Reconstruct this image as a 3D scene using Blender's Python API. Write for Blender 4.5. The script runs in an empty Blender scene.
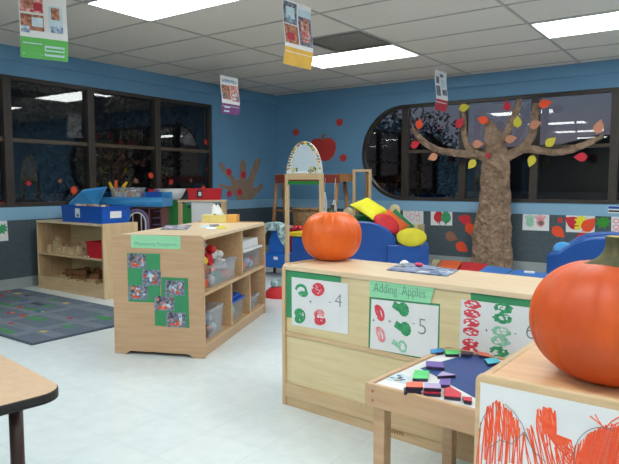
import bpy, bmesh, math, random
from mathutils import Vector, Matrix, noise
V = Vector
PI = math.pi
R = math.radians
random.seed(7)
C = bpy.context.scene.collection

# ------------------------------------------------------------------ camera
F = 603.0
CAM = V((0, 0, 1.10))
PITCH = math.atan(49 / 603)
YAW = R(35.4)
cd = bpy.data.cameras.new('camera')
cam = bpy.data.objects.new('camera', cd)
C.objects.link(cam)
cd.sensor_width = 36
cd.lens = 36 * F / 619
cd.clip_start = 0.02
cd.clip_end = 900
cam.location = CAM
cam.rotation_euler = (PI / 2 - PITCH, 0, YAW)
bpy.context.scene.camera = cam
FW = V((-math.sin(YAW) * math.cos(PITCH), math.cos(YAW) * math.cos(PITCH), -math.sin(PITCH)))
RT = V((math.cos(YAW), math.sin(YAW), 0))
UP = RT.cross(FW)


def ray(x, y):
    return FW + RT * ((x - 309.5) / F) - UP * ((y - 232) / F)


def GP(x, y, p, n):
    d = ray(x, y)
    return CAM + d * ((V(p) - CAM).dot(V(n)) / d.dot(V(n)))


def GZ(x, y, z): return GP(x, y, (0, 0, z), (0, 0, 1))
def GY(x, y, Y): return GP(x, y, (0, Y, 0), (0, 1, 0))
def GX(x, y, X): return GP(x, y, (X, 0, 0), (1, 0, 0))
def depth(p): return (V(p) - CAM).dot(FW)


# --------------------------------------------------------------- materials
def lin(c):
    return tuple(((v / 255) / 12.92 if v / 255 <= .04045 else ((v / 255 + .055) / 1.055) ** 2.4) for v in c)


MC = {}


def mat(name, col, rough=.5, kind='plain', col2=None, scale=8, bump=0.0, metal=0.0, spec=.5, stretch=(1, 1, 1)):
    if name in MC:
        return MC[name]
    m = bpy.data.materials.new(name)
    m.use_nodes = True
    nt = m.node_tree
    N, L = nt.nodes, nt.links
    b = N['Principled BSDF']
    b.inputs['Roughness'].default_value = rough
    b.inputs['Metallic'].default_value = metal
    b.inputs['Specular IOR Level'].default_value = spec
    c1 = lin(col)
    c2 = lin(col2) if col2 else tuple(v * .86 for v in c1)
    tc = N.new('ShaderNodeTexCoord')
    mp = N.new('ShaderNodeMapping')
    mp.inputs['Scale'].default_value = stretch
    L.new(tc.outputs['Object'], mp.inputs['Vector'])
    no = N.new('ShaderNodeTexNoise')
    no.inputs['Scale'].default_value = scale
    no.inputs['Detail'].default_value = 4
    L.new(mp.outputs['Vector'], no.inputs['Vector'])
    rp = N.new('ShaderNodeValToRGB')
    rp.color_ramp.elements[0].position = .35
    rp.color_ramp.elements[1].position = .65
    rp.color_ramp.elements[0].color = (*c2, 1)
    rp.color_ramp.elements[1].color = (*c1, 1)
    L.new(no.outputs['Fac'], rp.inputs['Fac'])
    L.new(rp.outputs['Color'], b.inputs['Base Color'])
    if bump:
        bp = N.new('ShaderNodeBump')
        bp.inputs['Strength'].default_value = bump
        bp.inputs['Distance'].default_value = .01
        L.new(no.outputs['Fac'], bp.inputs['Height'])
        L.new(bp.outputs['Normal'], b.inputs['Normal'])
    MC[name] = m
    return m


def wood(name, col, col2, rough=.38, axis='x'):
    st = {'x': (1.2, 14, 14), 'y': (14, 1.2, 14), 'z': (14, 14, 1.2)}[axis]
    return mat(name, col, rough, col2=col2, scale=3.0, stretch=st, spec=.4)


maple = wood('maple', (212, 184, 146), (200, 170, 130), axis='x')
maple_v = wood('maple_upright', (210, 182, 144), (198, 168, 128), axis='z')
maple_top = wood('maple_top', (228, 206, 176), (220, 194, 160), axis='x', rough=.32)
ply = wood('birch_panel', (222, 206, 164), (212, 194, 150), axis='x', rough=.35)
tanwood = wood('tan_laminate', (198, 165, 132), (189, 154, 120), axis='x', rough=.42)
tanwood_in = wood('tan_interior', (210, 176, 136), (198, 162, 122), axis='y', rough=.45)
oldwood = wood('aged_wood', (176, 128, 84), (150, 104, 64), axis='z')
blockwood = mat('block_wood', (220, 196, 160), .5, col2=(196, 168, 130), scale=20)
bluewall = mat('blue_wall_paint', (106, 154, 190), .55, col2=(101, 149, 185), scale=1.5)
bluetrim = mat('blue_sill_paint', (136, 178, 206), .4, col2=(130, 172, 200), scale=2)
wainscot_m = mat('slate_board', (76, 90, 98), .7, col2=(64, 78, 86), scale=60)
base_m = mat('grey_vinyl_base', (150, 158, 160), .5, scale=3)
ceil_m = mat('ceiling_tile', (216, 208, 198), .9, col2=(208, 200, 190), scale=70)
grid_m = mat('ceiling_grid_metal', (172, 170, 165), .6, scale=4)
bronze = mat('dark_bronze', (58, 50, 44), .4, col2=(50, 43, 38), scale=5)
bronze2 = mat('bronze_rail', (88, 74, 58), .45, scale=5)
vent_m = mat('grey_vent', (118, 116, 112), .8, scale=30)
white_p = mat('white_paper', (226, 228, 230), .7, col2=(220, 222, 226), scale=10)
white_plastic = mat('white_plastic', (232, 234, 236), .35, scale=3)
green_paper = mat('green_paper', (58, 146, 98), .7, col2=(52, 138, 92), scale=10)
mint = mat('mint_paper', (150, 220, 176), .7, col2=(144, 214, 170), scale=12)
pencil = mat('pencil', (120, 132, 132), .8)
pencil_green = mat('green_marker', (100, 150, 130), .8)
redp = mat('red_paint', (206, 40, 62), .6, col2=(222, 84, 98), scale=60)
pinkp = mat('pale_red_paint', (222, 120, 130), .6, col2=(232, 170, 176), scale=60)
greenp = mat('green_paint', (30, 136, 84), .6, col2=(70, 164, 114), scale=60)
palegreenp = mat('pale_green_paint', (110, 186, 150), .6, col2=(170, 212, 190), scale=60)
orangep = mat('orange_crayon', (238, 76, 36), .6, col2=(244, 100, 60), scale=80)
greypen = mat('grey_crayon', (120, 112, 108), .7)
pumpkin_m = mat('pumpkin_skin', (208, 84, 14), .5, col2=(186, 66, 8), scale=7, bump=.12)
pumpkin_s = mat('pumpkin_skin_bright', (232, 104, 16), .42, col2=(216, 88, 10), scale=9, bump=.1)
stem_m = mat('pumpkin_stem', (92, 90, 56), .75, col2=(62, 62, 40), scale=24, bump=.5)
stem_tip = mat('stem_cut', (196, 178, 96), .8, scale=40)
navy = mat('navy_vinyl', (20, 82, 164), .32, col2=(18, 76, 156), scale=4)
royal = mat('royal_plastic', (18, 84, 182), .3, scale=4)
sky = mat('sky_plastic', (62, 150, 214), .35, scale=4)
redpl = mat('red_plastic', (206, 26, 42), .35, scale=4)
yellow = mat('yellow_fabric', (232, 226, 50), .7, col2=(222, 214, 40), scale=6)
olive = mat('olive_yellow_fabric', (206, 196, 40), .7, scale=12)
redfab = mat('red_fabric', (200, 34, 44), .7, scale=8)
orangefab = mat('orange_fabric', (222, 96, 40), .7, scale=8)
greenfab = mat('green_fabric', (22, 120, 72), .7, scale=8)
greenpl = mat('green_panel', (40, 128, 56), .5, scale=5)
kraft = mat('kraft_paper', (164, 138, 116), .8, col2=(134, 110, 90), scale=9, bump=.5)
def crumple(m, sc):
    N, L = m.node_tree.nodes, m.node_tree.links
    bp = [n for n in N if n.type == 'BUMP'][0]
    tc = [n for n in N if n.type == 'TEX_COORD'][0]
    prev = None
    for k, (q, w) in enumerate(((sc, 1.0), (sc * 2.3, .5), (sc * 5, .22))):
        v = N.new('ShaderNodeTexVoronoi')
        v.feature = 'F1'
        v.inputs['Scale'].default_value = q
        L.new(tc.outputs['Object'], v.inputs['Vector'])
        mu = N.new('ShaderNodeMath'); mu.operation = 'MULTIPLY'; mu.inputs[1].default_value = w
        L.new(v.outputs['Distance'], mu.inputs[0])
        if prev:
            ad = N.new('ShaderNodeMath'); ad.operation = 'ADD'
            L.new(prev.outputs[0], ad.inputs[0]); L.new(mu.outputs[0], ad.inputs[1]); prev = ad
        else: prev = mu
    L.new(prev.outputs[0], bp.inputs['Height'])
    bp.inputs['Strength'].default_value = .9
    bp.inputs['Distance'].default_value = .075


crumple(kraft, 7)
kraft_flat = mat('kraft_flat', (158, 132, 114), .85, col2=(146, 120, 102), scale=12)
leaf_red = mat('leaf_red', (206, 44, 60), .75)
leaf_or = mat('leaf_orange', (240, 84, 44), .75)
leaf_yel = mat('leaf_yellow', (214, 202, 66), .75)
leaf_tan = mat('leaf_tan', (204, 140, 112), .75)
leaf_br = mat('leaf_brown', (152, 104, 84), .75)
leaf_gr = mat('leaf_green', (52, 150, 44), .75)
apple_red = mat('apple_red_paper', (204, 62, 54), .75)
black = mat('black_rubber', (28, 28, 30), .5)
darkmetal = mat('dark_brown_metal', (62, 40, 38), .4)
tabletop = mat('tan_tabletop', (206, 178, 150), .35, col2=(198, 169, 141), scale=40)
lavender = mat('lavender_plastic', (136, 112, 168), .5)
brownpl = mat('brown_plastic', (110, 62, 60), .55)
tile_tops = {'purple': mat('purple_tile', (116, 92, 176), .4), 'green': mat('lime_tile', (92, 214, 128), .4),
             'cyan': mat('blue_tile', (36, 140, 208), .4), 'lilac': mat('lilac_tile', (186, 172, 216), .4),
             'orange': mat('orange_tile', (240, 110, 84), .4), 'red': mat('red_tile', (206, 40, 66), .4),
             'aqua': mat('aqua_tile', (80, 196, 220), .4), 'dark': mat('dark_tile', (48, 36, 60), .4)}
navy_sheet = mat('navy_sheet', (24, 66, 132), .45)
wicker = mat('wicker', (150, 120, 82), .8, col2=(96, 72, 46), scale=40, bump=.6)
cloth_str = mat('patterned_cloth', (196, 214, 212), .8, col2=(72, 120, 130), scale=26)
yellowpl = mat('yellow_plastic', (236, 200, 40), .4)
tissue_y = mat('pale_yellow_box', (226, 210, 130), .6)
tissue_o = mat('amber_box', (226, 170, 84), .6)
skin_a = mat('print_tan', (196, 140, 112), .7, col2=(120, 66, 56), scale=40)
print_blue = mat('print_blue', (80, 120, 170), .7, col2=(200, 214, 226), scale=40)
print_red = mat('print_red', (176, 50, 48), .7, col2=(220, 190, 180), scale=40)
print_dark = mat('print_dark', (58, 56, 70), .7, col2=(140, 150, 170), scale=46)
print_pale = mat('print_pale', (196, 220, 232), .7, scale=20)
poster_green = mat('poster_green', (96, 184, 92), .6)
poster_yellow = mat('poster_yellow', (222, 176, 74), .6)
poster_purple = mat('poster_purple', (116, 62, 120), .6)
poster_red = mat('poster_red', (176, 48, 66), .6)
print_navy = mat('print_navy', (40, 60, 110), .4, col2=(150, 170, 200), scale=26)


def mat_tiles(name, col, col2, line, size, rough):
    m = mat(name, col, rough, col2=col2, scale=14)
    nt = m.node_tree
    N, L = nt.nodes, nt.links
    b = N['Principled BSDF']
    rp = [n for n in N if n.type == 'VALTORGB'][0]
    tc = [n for n in N if n.type == 'TEX_COORD'][0]
    br = N.new('ShaderNodeTexBrick')
    br.offset = 0
    br.inputs['Scale'].default_value = 1
    br.inputs['Mortar Size'].default_value = .0022
    br.inputs['Mortar Smooth'].default_value = .3
    br.inputs['Brick Width'].default_value = size
    br.inputs['Row Height'].default_value = size
    L.new(tc.outputs['Object'], br.inputs['Vector'])
    mx = N.new('ShaderNodeMix')
    mx.data_type = 'RGBA'
    L.new(br.outputs['Fac'], mx.inputs[0])
    L.new(rp.outputs['Color'], mx.inputs[6])
    mx.inputs[7].default_value = (*lin(line), 1)
    L.new(mx.outputs[2], b.inputs['Base Color'])
    return m


floor_m = mat_tiles('vinyl_floor_tile', (222, 232, 236), (215, 226, 230), (206, 217, 222), .305, .2)


def mat_clear(name, tint, alpha, rough=.15):
    m = bpy.data.materials.new(name)
    m.use_nodes = True
    N, L = m.node_tree.nodes, m.node_tree.links
    b = N['Principled BSDF']
    b.inputs['Base Color'].default_value = (*lin(tint), 1)
    b.inputs['Roughness'].default_value = rough
    tr = N.new('ShaderNodeBsdfTransparent')
    mx = N.new('ShaderNodeMixShader')
    mx.inputs[0].default_value = alpha
    L.new(tr.outputs[0], mx.inputs[1])
    L.new(b.outputs[0], mx.inputs[2])
    L.new(mx.outputs[0], N['Material Output'].inputs['Surface'])
    return m


clear = mat_clear('clear_plastic', (196, 206, 216), .26)


def mat_glass():
    m = bpy.data.materials.new('window_glass')
    m.use_nodes = True
    N, L = m.node_tree.nodes, m.node_tree.links
    N.remove(N['Principled BSDF'])
    tr = N.new('ShaderNodeBsdfTransparent')
    tr.inputs[0].default_value = (.82, .84, .86, 1)
    gl = N.new('ShaderNodeBsdfGlossy')
    gl.inputs['Roughness'].default_value = .01
    fr = N.new('ShaderNodeFresnel')
    fr.inputs['IOR'].default_value = 1.85
    mx = N.new('ShaderNodeMixShader')
    L.new(fr.outputs[0], mx.inputs[0])
    L.new(tr.outputs[0], mx.inputs[1])
    L.new(gl.outputs[0], mx.inputs[2])
    L.new(mx.outputs[0], N['Material Output'].inputs['Surface'])
    return m


glass = mat_glass()
mirror_m = mat('mirror_silver', (214, 224, 232), .12, metal=.85, scale=1)


def mat_emit(name, col, s):
    m = bpy.data.materials.new(name)
    m.use_nodes = True
    N, L = m.node_tree.nodes, m.node_tree.links
    e = N.new('ShaderNodeEmission')
    e.inputs[0].default_value = (*col, 1)
    e.inputs[1].default_value = s
    L.new(e.outputs[0], N['Material Output'].inputs['Surface'])
    return m


lamp_m = mat_emit('fluorescent_diffuser', (.95, 1.0, .985), 12.0)


# ------------------------------------------------------------ mesh builder
def text_geo(s, size, extrude=0.0004):
    cu = bpy.data.curves.new('t', 'FONT')
    cu.body = s
    cu.size = size
    cu.extrude = extrude
    cu.offset = -size * .02
    o = bpy.data.objects.new('t', cu)
    C.objects.link(o)
    bpy.context.view_layer.update()
    me = bpy.data.meshes.new_from_object(o.evaluated_get(bpy.context.evaluated_depsgraph_get()))
    vs = [v.co.copy() for v in me.vertices]
    fs = [list(p.vertices) for p in me.polygons]
    bpy.data.objects.remove(o)
    bpy.data.meshes.remove(me)
    bpy.data.curves.remove(cu)
    return vs, fs


class MB:
    def __init__(s, M=None):
        s.v, s.f, s.m, s.s = [], [], [], []
        s.M = M or Matrix()

    def add(s, vs, fs, m=0, smooth=False, M=None):
        T = s.M @ M if M else s.M
        o = len(s.v)
        s.v += [T @ V(v) for v in vs]
        for f in fs:
            s.f.append([i + o for i in f])
            s.m.append(m)
            s.s.append(smooth)
        return s

    def bx(s, x0, x1, y0, y1, z0, z1, m=0, M=None):
        vs = [(x, y, z) for z in (z0, z1) for y in (y0, y1) for x in (x0, x1)]
        return s.add(vs, [(0, 2, 3, 1), (4, 5, 7, 6), (0, 1, 5, 4), (2, 6, 7, 3), (0, 4, 6, 2), (1, 3, 7, 5)], m, False, M)

    def box(s, c, d, m=0, rot=(0, 0, 0)):
        M = Matrix.Translation(V(c)) @ Matrix.Rotation(rot[2], 4, 'Z') @ Matrix.Rotation(rot[1], 4, 'Y') @ Matrix.Rotation(rot[0], 4, 'X')
        a, b, c2 = d[0] / 2, d[1] / 2, d[2] / 2
        return s.bx(-a, a, -b, b, -c2, c2, m, M)

    def prism(s, pts, d, m=0, smooth=False):
        n = len(pts)
        p = [V(q) for q in pts]
        q = [a + V(d) for a in p]
        # orient
        nn = V((0, 0, 0))
        for i in range(n):
            nn += p[i].cross(p[(i + 1) % n])
        if nn.dot(V(d)) > 0:
            base, top = list(range(n - 1, -1, -1)), list(range(n, 2 * n))
            side = [(i, (i + 1) % n, (i + 1) % n + n, i + n) for i in range(n)]
        else:
            base, top = list(range(n)), list(range(2 * n - 1, n - 1, -1))
            side = [(i + n, (i + 1) % n + n, (i + 1) % n, i) for i in range(n)]
        s.add(p + q, [base, top], m)
        o = len(s.v) - 2 * n
        for f in side:
            s.f.append([i + o for i in f])
            s.m.append(m)
            s.s.append(smooth)
        return s

    def tube(s, pts, rad, n=10, m=0, caps=True, flat=1.0, crump=0, freq=9, sub=1):
        pts = [V(p) for p in pts]
        if not isinstance(rad, (list, tuple)):
            rad = [rad] * len(pts)
        if sub > 1:
            P2, R2 = [], []
            for i in range(len(pts) - 1):
                p0 = pts[max(i - 1, 0)]; p1 = pts[i]; p2 = pts[i + 1]; p3 = pts[min(i + 2, len(pts) - 1)]
                for k in range(sub):
                    t = k / sub
                    P2.append(.5 * ((2 * p1) + (p2 - p0) * t + (2 * p0 - 5 * p1 + 4 * p2 - p3) * t * t + (3 * p1 - p0 - 3 * p2 + p3) * t ** 3))
                    R2.append(rad[i] * (1 - t) + rad[i + 1] * t)
            P2.append(pts[-1]); R2.append(rad[-1])
            pts, rad = P2, R2
        vs, fs = [], []
        up = None
        for i, p in enumerate(pts):
            t = (pts[min(i + 1, len(pts) - 1)] - pts[max(i - 1, 0)]).normalized()
            if up is None:
                up = V((0, 0, 1)) if abs(t.z) < .9 else V((1, 0, 0))
            a = t.cross(up).normalized()
            b = a.cross(t).normalized()
            up = b
            for k in range(n):
                an = 2 * PI * k / n
                r = rad[i]
                if crump == 9:
                    q = p + (a * math.cos(an) + b * math.sin(an)) * r
                    q = V((q.x * 9, q.y * 9, q.z * 5.5))
                    dd = noise.voronoi(q)[0]
                    e2 = noise.voronoi(q * 2.3 + V((3, 1, 7)))[0]
                    r = r * (1.03 - .16 * dd[0] - .08 * e2[0] + .16 * noise.noise(q * .6) + .08 * noise.noise(V((q.x * 2.2, q.y * 2.2, q.z * .5))))
                elif crump:
                    q = p + (a * math.cos(an) + b * math.sin(an)) * r
                    r = r * (1 + crump * (noise.noise(q * freq) + .6 * noise.noise(q * freq * 2.6)))
                dv = a * math.cos(an) * r + b * math.sin(an) * r
                if flat != 1.0:
                    dv.y *= flat
                vs.append(p + dv)
        for i in range(len(pts) - 1):
            for k in range(n):
                k2 = (k + 1) % n
                fs.append((i * n + k, i * n + k2, (i + 1) * n + k2, (i + 1) * n + k))
        s.add(vs, fs, m, True)
        if caps:
            o = len(s.v) - len(vs)
            s.f.append([o + k for k in range(n - 1, -1, -1)]); s.m.append(m); s.s.append(False)
            s.f.append([o + (len(pts) - 1) * n + k for k in range(n)]); s.m.append(m); s.s.append(False)
        return s

    def surf(s, fn, nu, nv, m=0, cu=True, smooth=True):
        vs = [fn(i / nu, j / nv) for j in range(nv + 1) for i in range(nu if cu else nu + 1)]
        w = nu if cu else nu + 1
        fs = []
        for j in range(nv):
            for i in range(nu):
                i2 = (i + 1) % w
                fs.append((j * w + i, j * w + i2, (j + 1) * w + i2, (j + 1) * w + i))
        return s.add(vs, fs, m, smooth)

    def lathe(s, prof, c=(0, 0, 0), n=20, m=0, sx=1, sy=1):
        k = len(prof) - 1
        c = V(c)

        def fn(u, v):
            r, z = prof[round(v * k)]
            return c + V((math.cos(2 * PI * u) * r * sx, math.sin(2 * PI * u) * r * sy, z))
        return s.surf(fn, n, k, m)

    def ell(s, c, r, m=0, n=14, M=None):
        c = V(c)
        M3 = M or Matrix.Rotation(0, 3, 'Z')

        def fn(u, v):
            a, b = 2 * PI * u, -PI / 2 + PI * v
            return c + M3 @ V((r[0] * math.cos(a) * math.cos(b), r[1] * math.sin(a) * math.cos(b), r[2] * math.sin(b)))
        return s.surf(fn, n, n // 2, m)

    def text(s, txt, size, O, U, W, m=0, kx=1.0):
        vs, fs = text_geo(txt, size)
        vs = [V((v.x * kx, v.y, v.z)) for v in vs]
        U = V(U).normalized(); W = V(W).normalized(); Nn = U.cross(W)
        return s.add([V(O) + U * v.x + W * v.y + Nn * (v.z + .0006) for v in vs], fs, m)

    def build(s, name, mats, parent=None, bevel=0, seg=2):
        if not isinstance(mats, (list, tuple)):
            mats = [mats]
        me = bpy.data.meshes.new(name)
        if parent is not None:
            r = parent
            while r.parent:
                r = r.parent
            inv = TM[r.name].inverted()
            org = None
        else:
            xs = [v.x for v in s.v]; ys = [v.y for v in s.v]; zs = [v.z for v in s.v]
            org = V(((min(xs) + max(xs)) / 2, (min(ys) + max(ys)) / 2, min(zs)))
            inv = Matrix.Translation(-org)
        me.from_pydata([inv @ v for v in s.v], [], s.f)
        for mm in mats:
            me.materials.append(mm)
        me.polygons.foreach_set('material_index', s.m)
        me.polygons.foreach_set('use_smooth', s.s)
        me.update()
        o = bpy.data.objects.new(name, me)
        C.objects.link(o)
        if parent is not None:
            o.parent = parent
        else:
            o.location = org
            TM[o.name] = Matrix.Translation(org)
        if bevel:
            md = o.modifiers.new('bevel', 'BEVEL')
            md.width = bevel
            md.segments = seg
            md.limit_method = 'ANGLE'
            md.angle_limit = R(50)
        return o


TM = {}


def tag(o, label=None, cat=None, group=None, kind=None):
    if label: o['label'] = label
    if cat: o['category'] = cat
    if group: o['group'] = group
    if kind: o['kind'] = kind
    return o


def thing(name, label, cat, loc=(0, 0, 0), rz=0, group=None):
    o = bpy.data.objects.new(name, None)
    o.empty_display_size = .1
    C.objects.link(o)
    o.location = loc
    o.rotation_euler = (0, 0, rz)
    TM[o.name] = Matrix.Translation(V(loc)) @ Matrix.Rotation(rz, 4, 'Z')
    return tag(o, label, cat, group)


def frame(t): return TM[t.name].copy()


class Sheet:
    """draws flat paper shapes on a real plane (point p, normal n facing the room)"""

    def __init__(s, p, n, mb=None):
        s.p = V(p); s.n = V(n).normalized()
        s.b = mb or MB()
        s.U = V((0, 0, 1)).cross(s.n).normalized()
        s.W = s.n.cross(s.U)

    def pt(s, x, y, h=0): return GP(x, y, s.p + s.n * h, s.n)

    def poly(s, px, h=0, t=.0008, m=0):
        s.b.prism([s.pt(x, y, h) for x, y in px], s.n * t, m)
        return s

    def stroke(s, px, w, h=.001, m=1, t=.0004):
        P = [s.pt(x, y, h) for x, y in px]
        for i in range(len(P) - 1):
            d = (P[i + 1] - P[i])
            if d.length < 1e-5: continue
            d.normalize()
            c = s.n.cross(d) * w / 2
            e = d * w * .25
            s.b.prism([P[i] - c - e, P[i + 1] - c + e, P[i + 1] + c + e, P[i] + c - e], s.n * (t + .00003 * (i % 3)), m)
        return s

    def shape(s, c, pts, h=.001, m=0, t=.0008):
        """pts in metres around world point c"""
        c = V(c)
        s.b.prism([c + s.U * x + s.W * y + s.n * h for x, y in pts], s.n * t, m)
        return s


def ellpts(rx, ry, n=16, a0=0): return [(rx * math.cos(2 * PI * k / n + a0), ry * math.sin(2 * PI * k / n + a0)) for k in range(n)]


def leafpts(r, ang, kind=0):
    if kind == 0:
        base = [(1.25, 0), (.8, .34), (.35, .66), (-.15, .8), (-.6, .68), (-.9, .32), (-.95, .06), (-1.2, .05), (-1.2, -.05), (-.95, -.06), (-.9, -.32), (-.6, -.68), (-.15, -.8), (.35, -.66), (.8, -.34)]
    else:
        base = [(1.1, 0), (.6, .2), (.75, .6), (.3, .5), (.1, .95), (-.2, .5), (-.7, .75), (-.6, .2), (-.95, .05), (-1.3, .05), (-1.3, -.05), (-.95, -.05), (-.6, -.2), (-.7, -.75), (-.2, -.5), (.1, -.95), (.3, -.5), (.75, -.6), (.6, -.2)]
    c, s = math.cos(ang), math.sin(ang)
    return [((x * c - y * s) * r, (x * s + y * c) * r) for x, y in base]


def roundrect(x0, x1, z0, z1, r, n=6, corners=(1, 1, 1, 1)):
    """corner order: bottom-left, bottom-right, top-right, top-left"""
    out = []
    for (cx, cz, a0), on in zip(((x0, z0, PI), (x1, z0, 1.5 * PI), (x1, z1, 0), (x0, z1, PI / 2)), corners):
        if not on:
            out.append((cx, cz)); continue
        ox = cx + (r if cx == x0 else -r); oz = cz + (r if cz == z0 else -r)
        for k in range(n + 1):
            a = a0 + PI / 2 * k / n
            out.append((ox + r * math.cos(a), oz + r * math.sin(a)))
    return out


# ================================================================ THE ROOM
XL, YB, ZC = -6.12, 7.68, 2.49
XR, YF = 3.6, -6.4


def structure(o): return tag(o, kind='structure')


structure(MB().bx(XL - .2, XR + .2, YF - .2, YB + .2, -.1, 0).build('floor', floor_m))
structure(MB().bx(XL - .2, XR + .2, YF - .2, YB + .2, ZC, ZC + .1).build('ceiling', ceil_m))
# left wall, opening Y 1.34..6.23, z .85..2.20
LW0, LW1, WZ0, WZ1 = 1.34, 6.24, .85, 2.20
b = MB()
b.bx(XL - .16, XL, YF - .2, LW0, 0, ZC).bx(XL - .16, XL, LW1, YB + .2, 0, ZC)
b.bx(XL - .16, XL, LW0, LW1, 0, WZ0).bx(XL - .16, XL, LW0, LW1, WZ1, ZC)
structure(b.build('wall_left', bluewall))
# back wall with the stadium-shaped opening
RA = .665
zc = (.855 + 2.185) / 2
XA, XB = -3.86, -1.20
top, bot = [], []
NS = 18
for k in range(NS + 1):
    a = PI - PI / 2 * k / NS
    top.append((XA + RA * math.cos(a), zc + RA * math.sin(a)))
for k in range(NS + 1):
    a = PI / 2 - PI / 2 * k / NS
    top.append((XB + RA * math.cos(a), zc + RA * math.sin(a)))
b = MB()
T = .16


def q4(b, a, c, d, e, m=0): b.add([a, c, d, e], [(0, 1, 2, 3)], m)


for i in range(len(top) - 1):
    (x0, z0), (x1, z1) = top[i], top[i + 1]
    for yy in (YB, YB + T):
        q4(b, (x0, yy, z0), (x1, yy, z1), (x1, yy, ZC), (x0, yy, ZC))
        q4(b, (x0, yy, 0), (x1, yy, 0), (x1, yy, 2 * zc - z1), (x0, yy, 2 * zc - z0))
    q4(b, (x0, YB, z0), (x0, YB + T, z0), (x1, YB + T, z1), (x1, YB, z1))
    q4(b, (x0, YB, 2 * zc - z0), (x1, YB, 2 * zc - z1), (x1, YB + T, 2 * zc - z1), (x0, YB + T, 2 * zc - z0))
b.bx(XL - .2, XA - RA, YB, YB + T, 0, ZC).bx(XB + RA, XR + .2, YB, YB + T, 0, ZC)
structure(b.build('wall_back', bluewall))
beige = mat('beige_wall_paint', (150, 146, 136), .6, scale=2)
structure(MB().bx(XR, XR + .15, YF - .2, YB, 0, ZC).build('wall_right', beige))
structure(MB().bx(XL, XR, YF - .15, YF, 0, ZC).build('wall_front', beige))
# soffit band along the ceiling
structure(MB().bx(XL, XL + .035, YF, YB, 2.345, ZC).build('trim_1', bluewall, bevel=.006))
structure(MB().bx(XL + .035, XR, YB - .035, YB, 2.345, ZC).build('trim_2', bluewall, bevel=.006))
# sill bands
structure(MB().bx(XL, XL + .02, YF, YB, .715, .845).build('trim_3', bluetrim, bevel=.004))
structure(MB().bx(XL + .02, XR, YB - .02, YB, .715, .845).build('trim_4', bluetrim, bevel=.004))
structure(MB().bx(XL, XL + .012, YF, YB, .11, .715).build('trim_5', wainscot_m))
structure(MB().bx(XL + .012, XR, YB - .012, YB, .11, .715).build('trim_6', wainscot_m))
structure(MB().bx(XL, XL + .02, YF, YB, 0, .11).build('baseboard_left', base_m, bevel=.004))
structure(MB().bx(XL + .02, XR, YB - .02, YB, 0, .12).build('baseboard_back', base_m, bevel=.004))
# ceiling grid
GX0, GPX, GY0, GPY = -4.19, 1.31, 5.50, .655
b = MB()
k = -2
while GX0 + GPX * k < XR:
    x = GX0 + GPX * k
    if x > XL: b.bx(x - .012, x + .012, YF, YB - .036, ZC - .006, ZC)
    k += 1
for k in range(-19, 4):
    y = GY0 + GPY * k
    if YF < y < YB - .05: b.bx(XL + .036, XR, y - .011, y + .011, ZC - .005, ZC)
structure(b.build('trim_7', grid_m))

# windows
def window_frame_left():
    w = thing('window_1', None, None, (XL - .07, LW0, WZ0))
    structure(w)
    b = MB()
    x0, x1 = XL - .10, XL - .02
    b.bx(x0, x1, LW0, LW1, WZ0, WZ0 + .045).bx(x0, x1, LW0, LW1, WZ1 - .045, WZ1)
    b.bx(x0, x1, LW0, LW0 + .05, WZ0, WZ1).bx(x0, x1, LW1 - .05, LW1, WZ0, WZ1)
    for y in (2.32, 3.30, 4.28, 5.26):
        b.bx(x0, x1 + .012, y - .044, y + .044, WZ0, WZ1)
    b.build('window_frame', bronze, w, bevel=.003)
    b = MB()
    ys = [LW0, 2.32, 3.30, 4.28, 5.26, LW1]
    for i in range(5):
        b.bx(x0 + .01, x1 - .005, ys[i] + .048, ys[i + 1] - .048, 1.525, 1.565)
    b.build('window_rail', bronze2, w, bevel=.003)
    b = MB()
    for i in range(5):
        for z0, z1 in ((WZ0 + .045, 1.525), (1.565, WZ1 - .045)):
            q4(b, (XL - .06, ys[i] + .048, z0), (XL - .06, ys[i + 1] - .048, z0), (XL - .06, ys[i + 1] - .048, z1), (XL - .06, ys[i] + .048, z1))
    b.build('glass_pane', glass, w)


window_frame_left()


def window_frame_back():
    w = thing('window_2', None, None, (XA, YB + .07, zc - RA))
    structure(w)
    y0, y1 = YB + .02, YB + .10
    r2 = RA - .045
    b = MB()
    out = top + [(x, 2 * zc - z) for x, z in reversed(top)]
    inn = []
    for (x, z) in out:
        cx = XA if x < XA else (XB if x > XB else x)
        d = V((x - cx, z - zc)); d = d * (r2 / RA)
        inn.append((cx + d.x, zc + d.y))
    n = len(out)
    for i in range(n):
        j = (i + 1) % n
        (a, c), (d, e), (f, g), (h, l) = out[i], out[j], inn[j], inn[i]
        q4(b, (a, y0, c), (d, y0, e), (f, y0, g), (h, y0, l))
        q4(b, (h, y0, l), (f, y0, g), (f, y1, g), (h, y1, l))
    for x in (-3.84, -3.0, -2.08, -1.19):
        b.bx(x - .045, x + .045, y0 - .008, y1, zc - r2 - .02, zc + r2 + .02)
    b.build('window_frame', bronze, w)
    b = MB()
    for x0, x1 in ((-3.795, -3.045), (-2.955, -2.125), (-2.035, -1.235), (-1.145, -.56)):
        b.bx(x0, x1, y0 + .01, y1 - .005, 1.515, 1.555)
    b.build('window_rail', bronze2, w, bevel=.003)
    b = MB()
    b.add([(x, YB + .06, z) for x, z in inn], [list(range(n))])
    b.build('glass_pane', glass, w)


window_frame_back()

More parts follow.
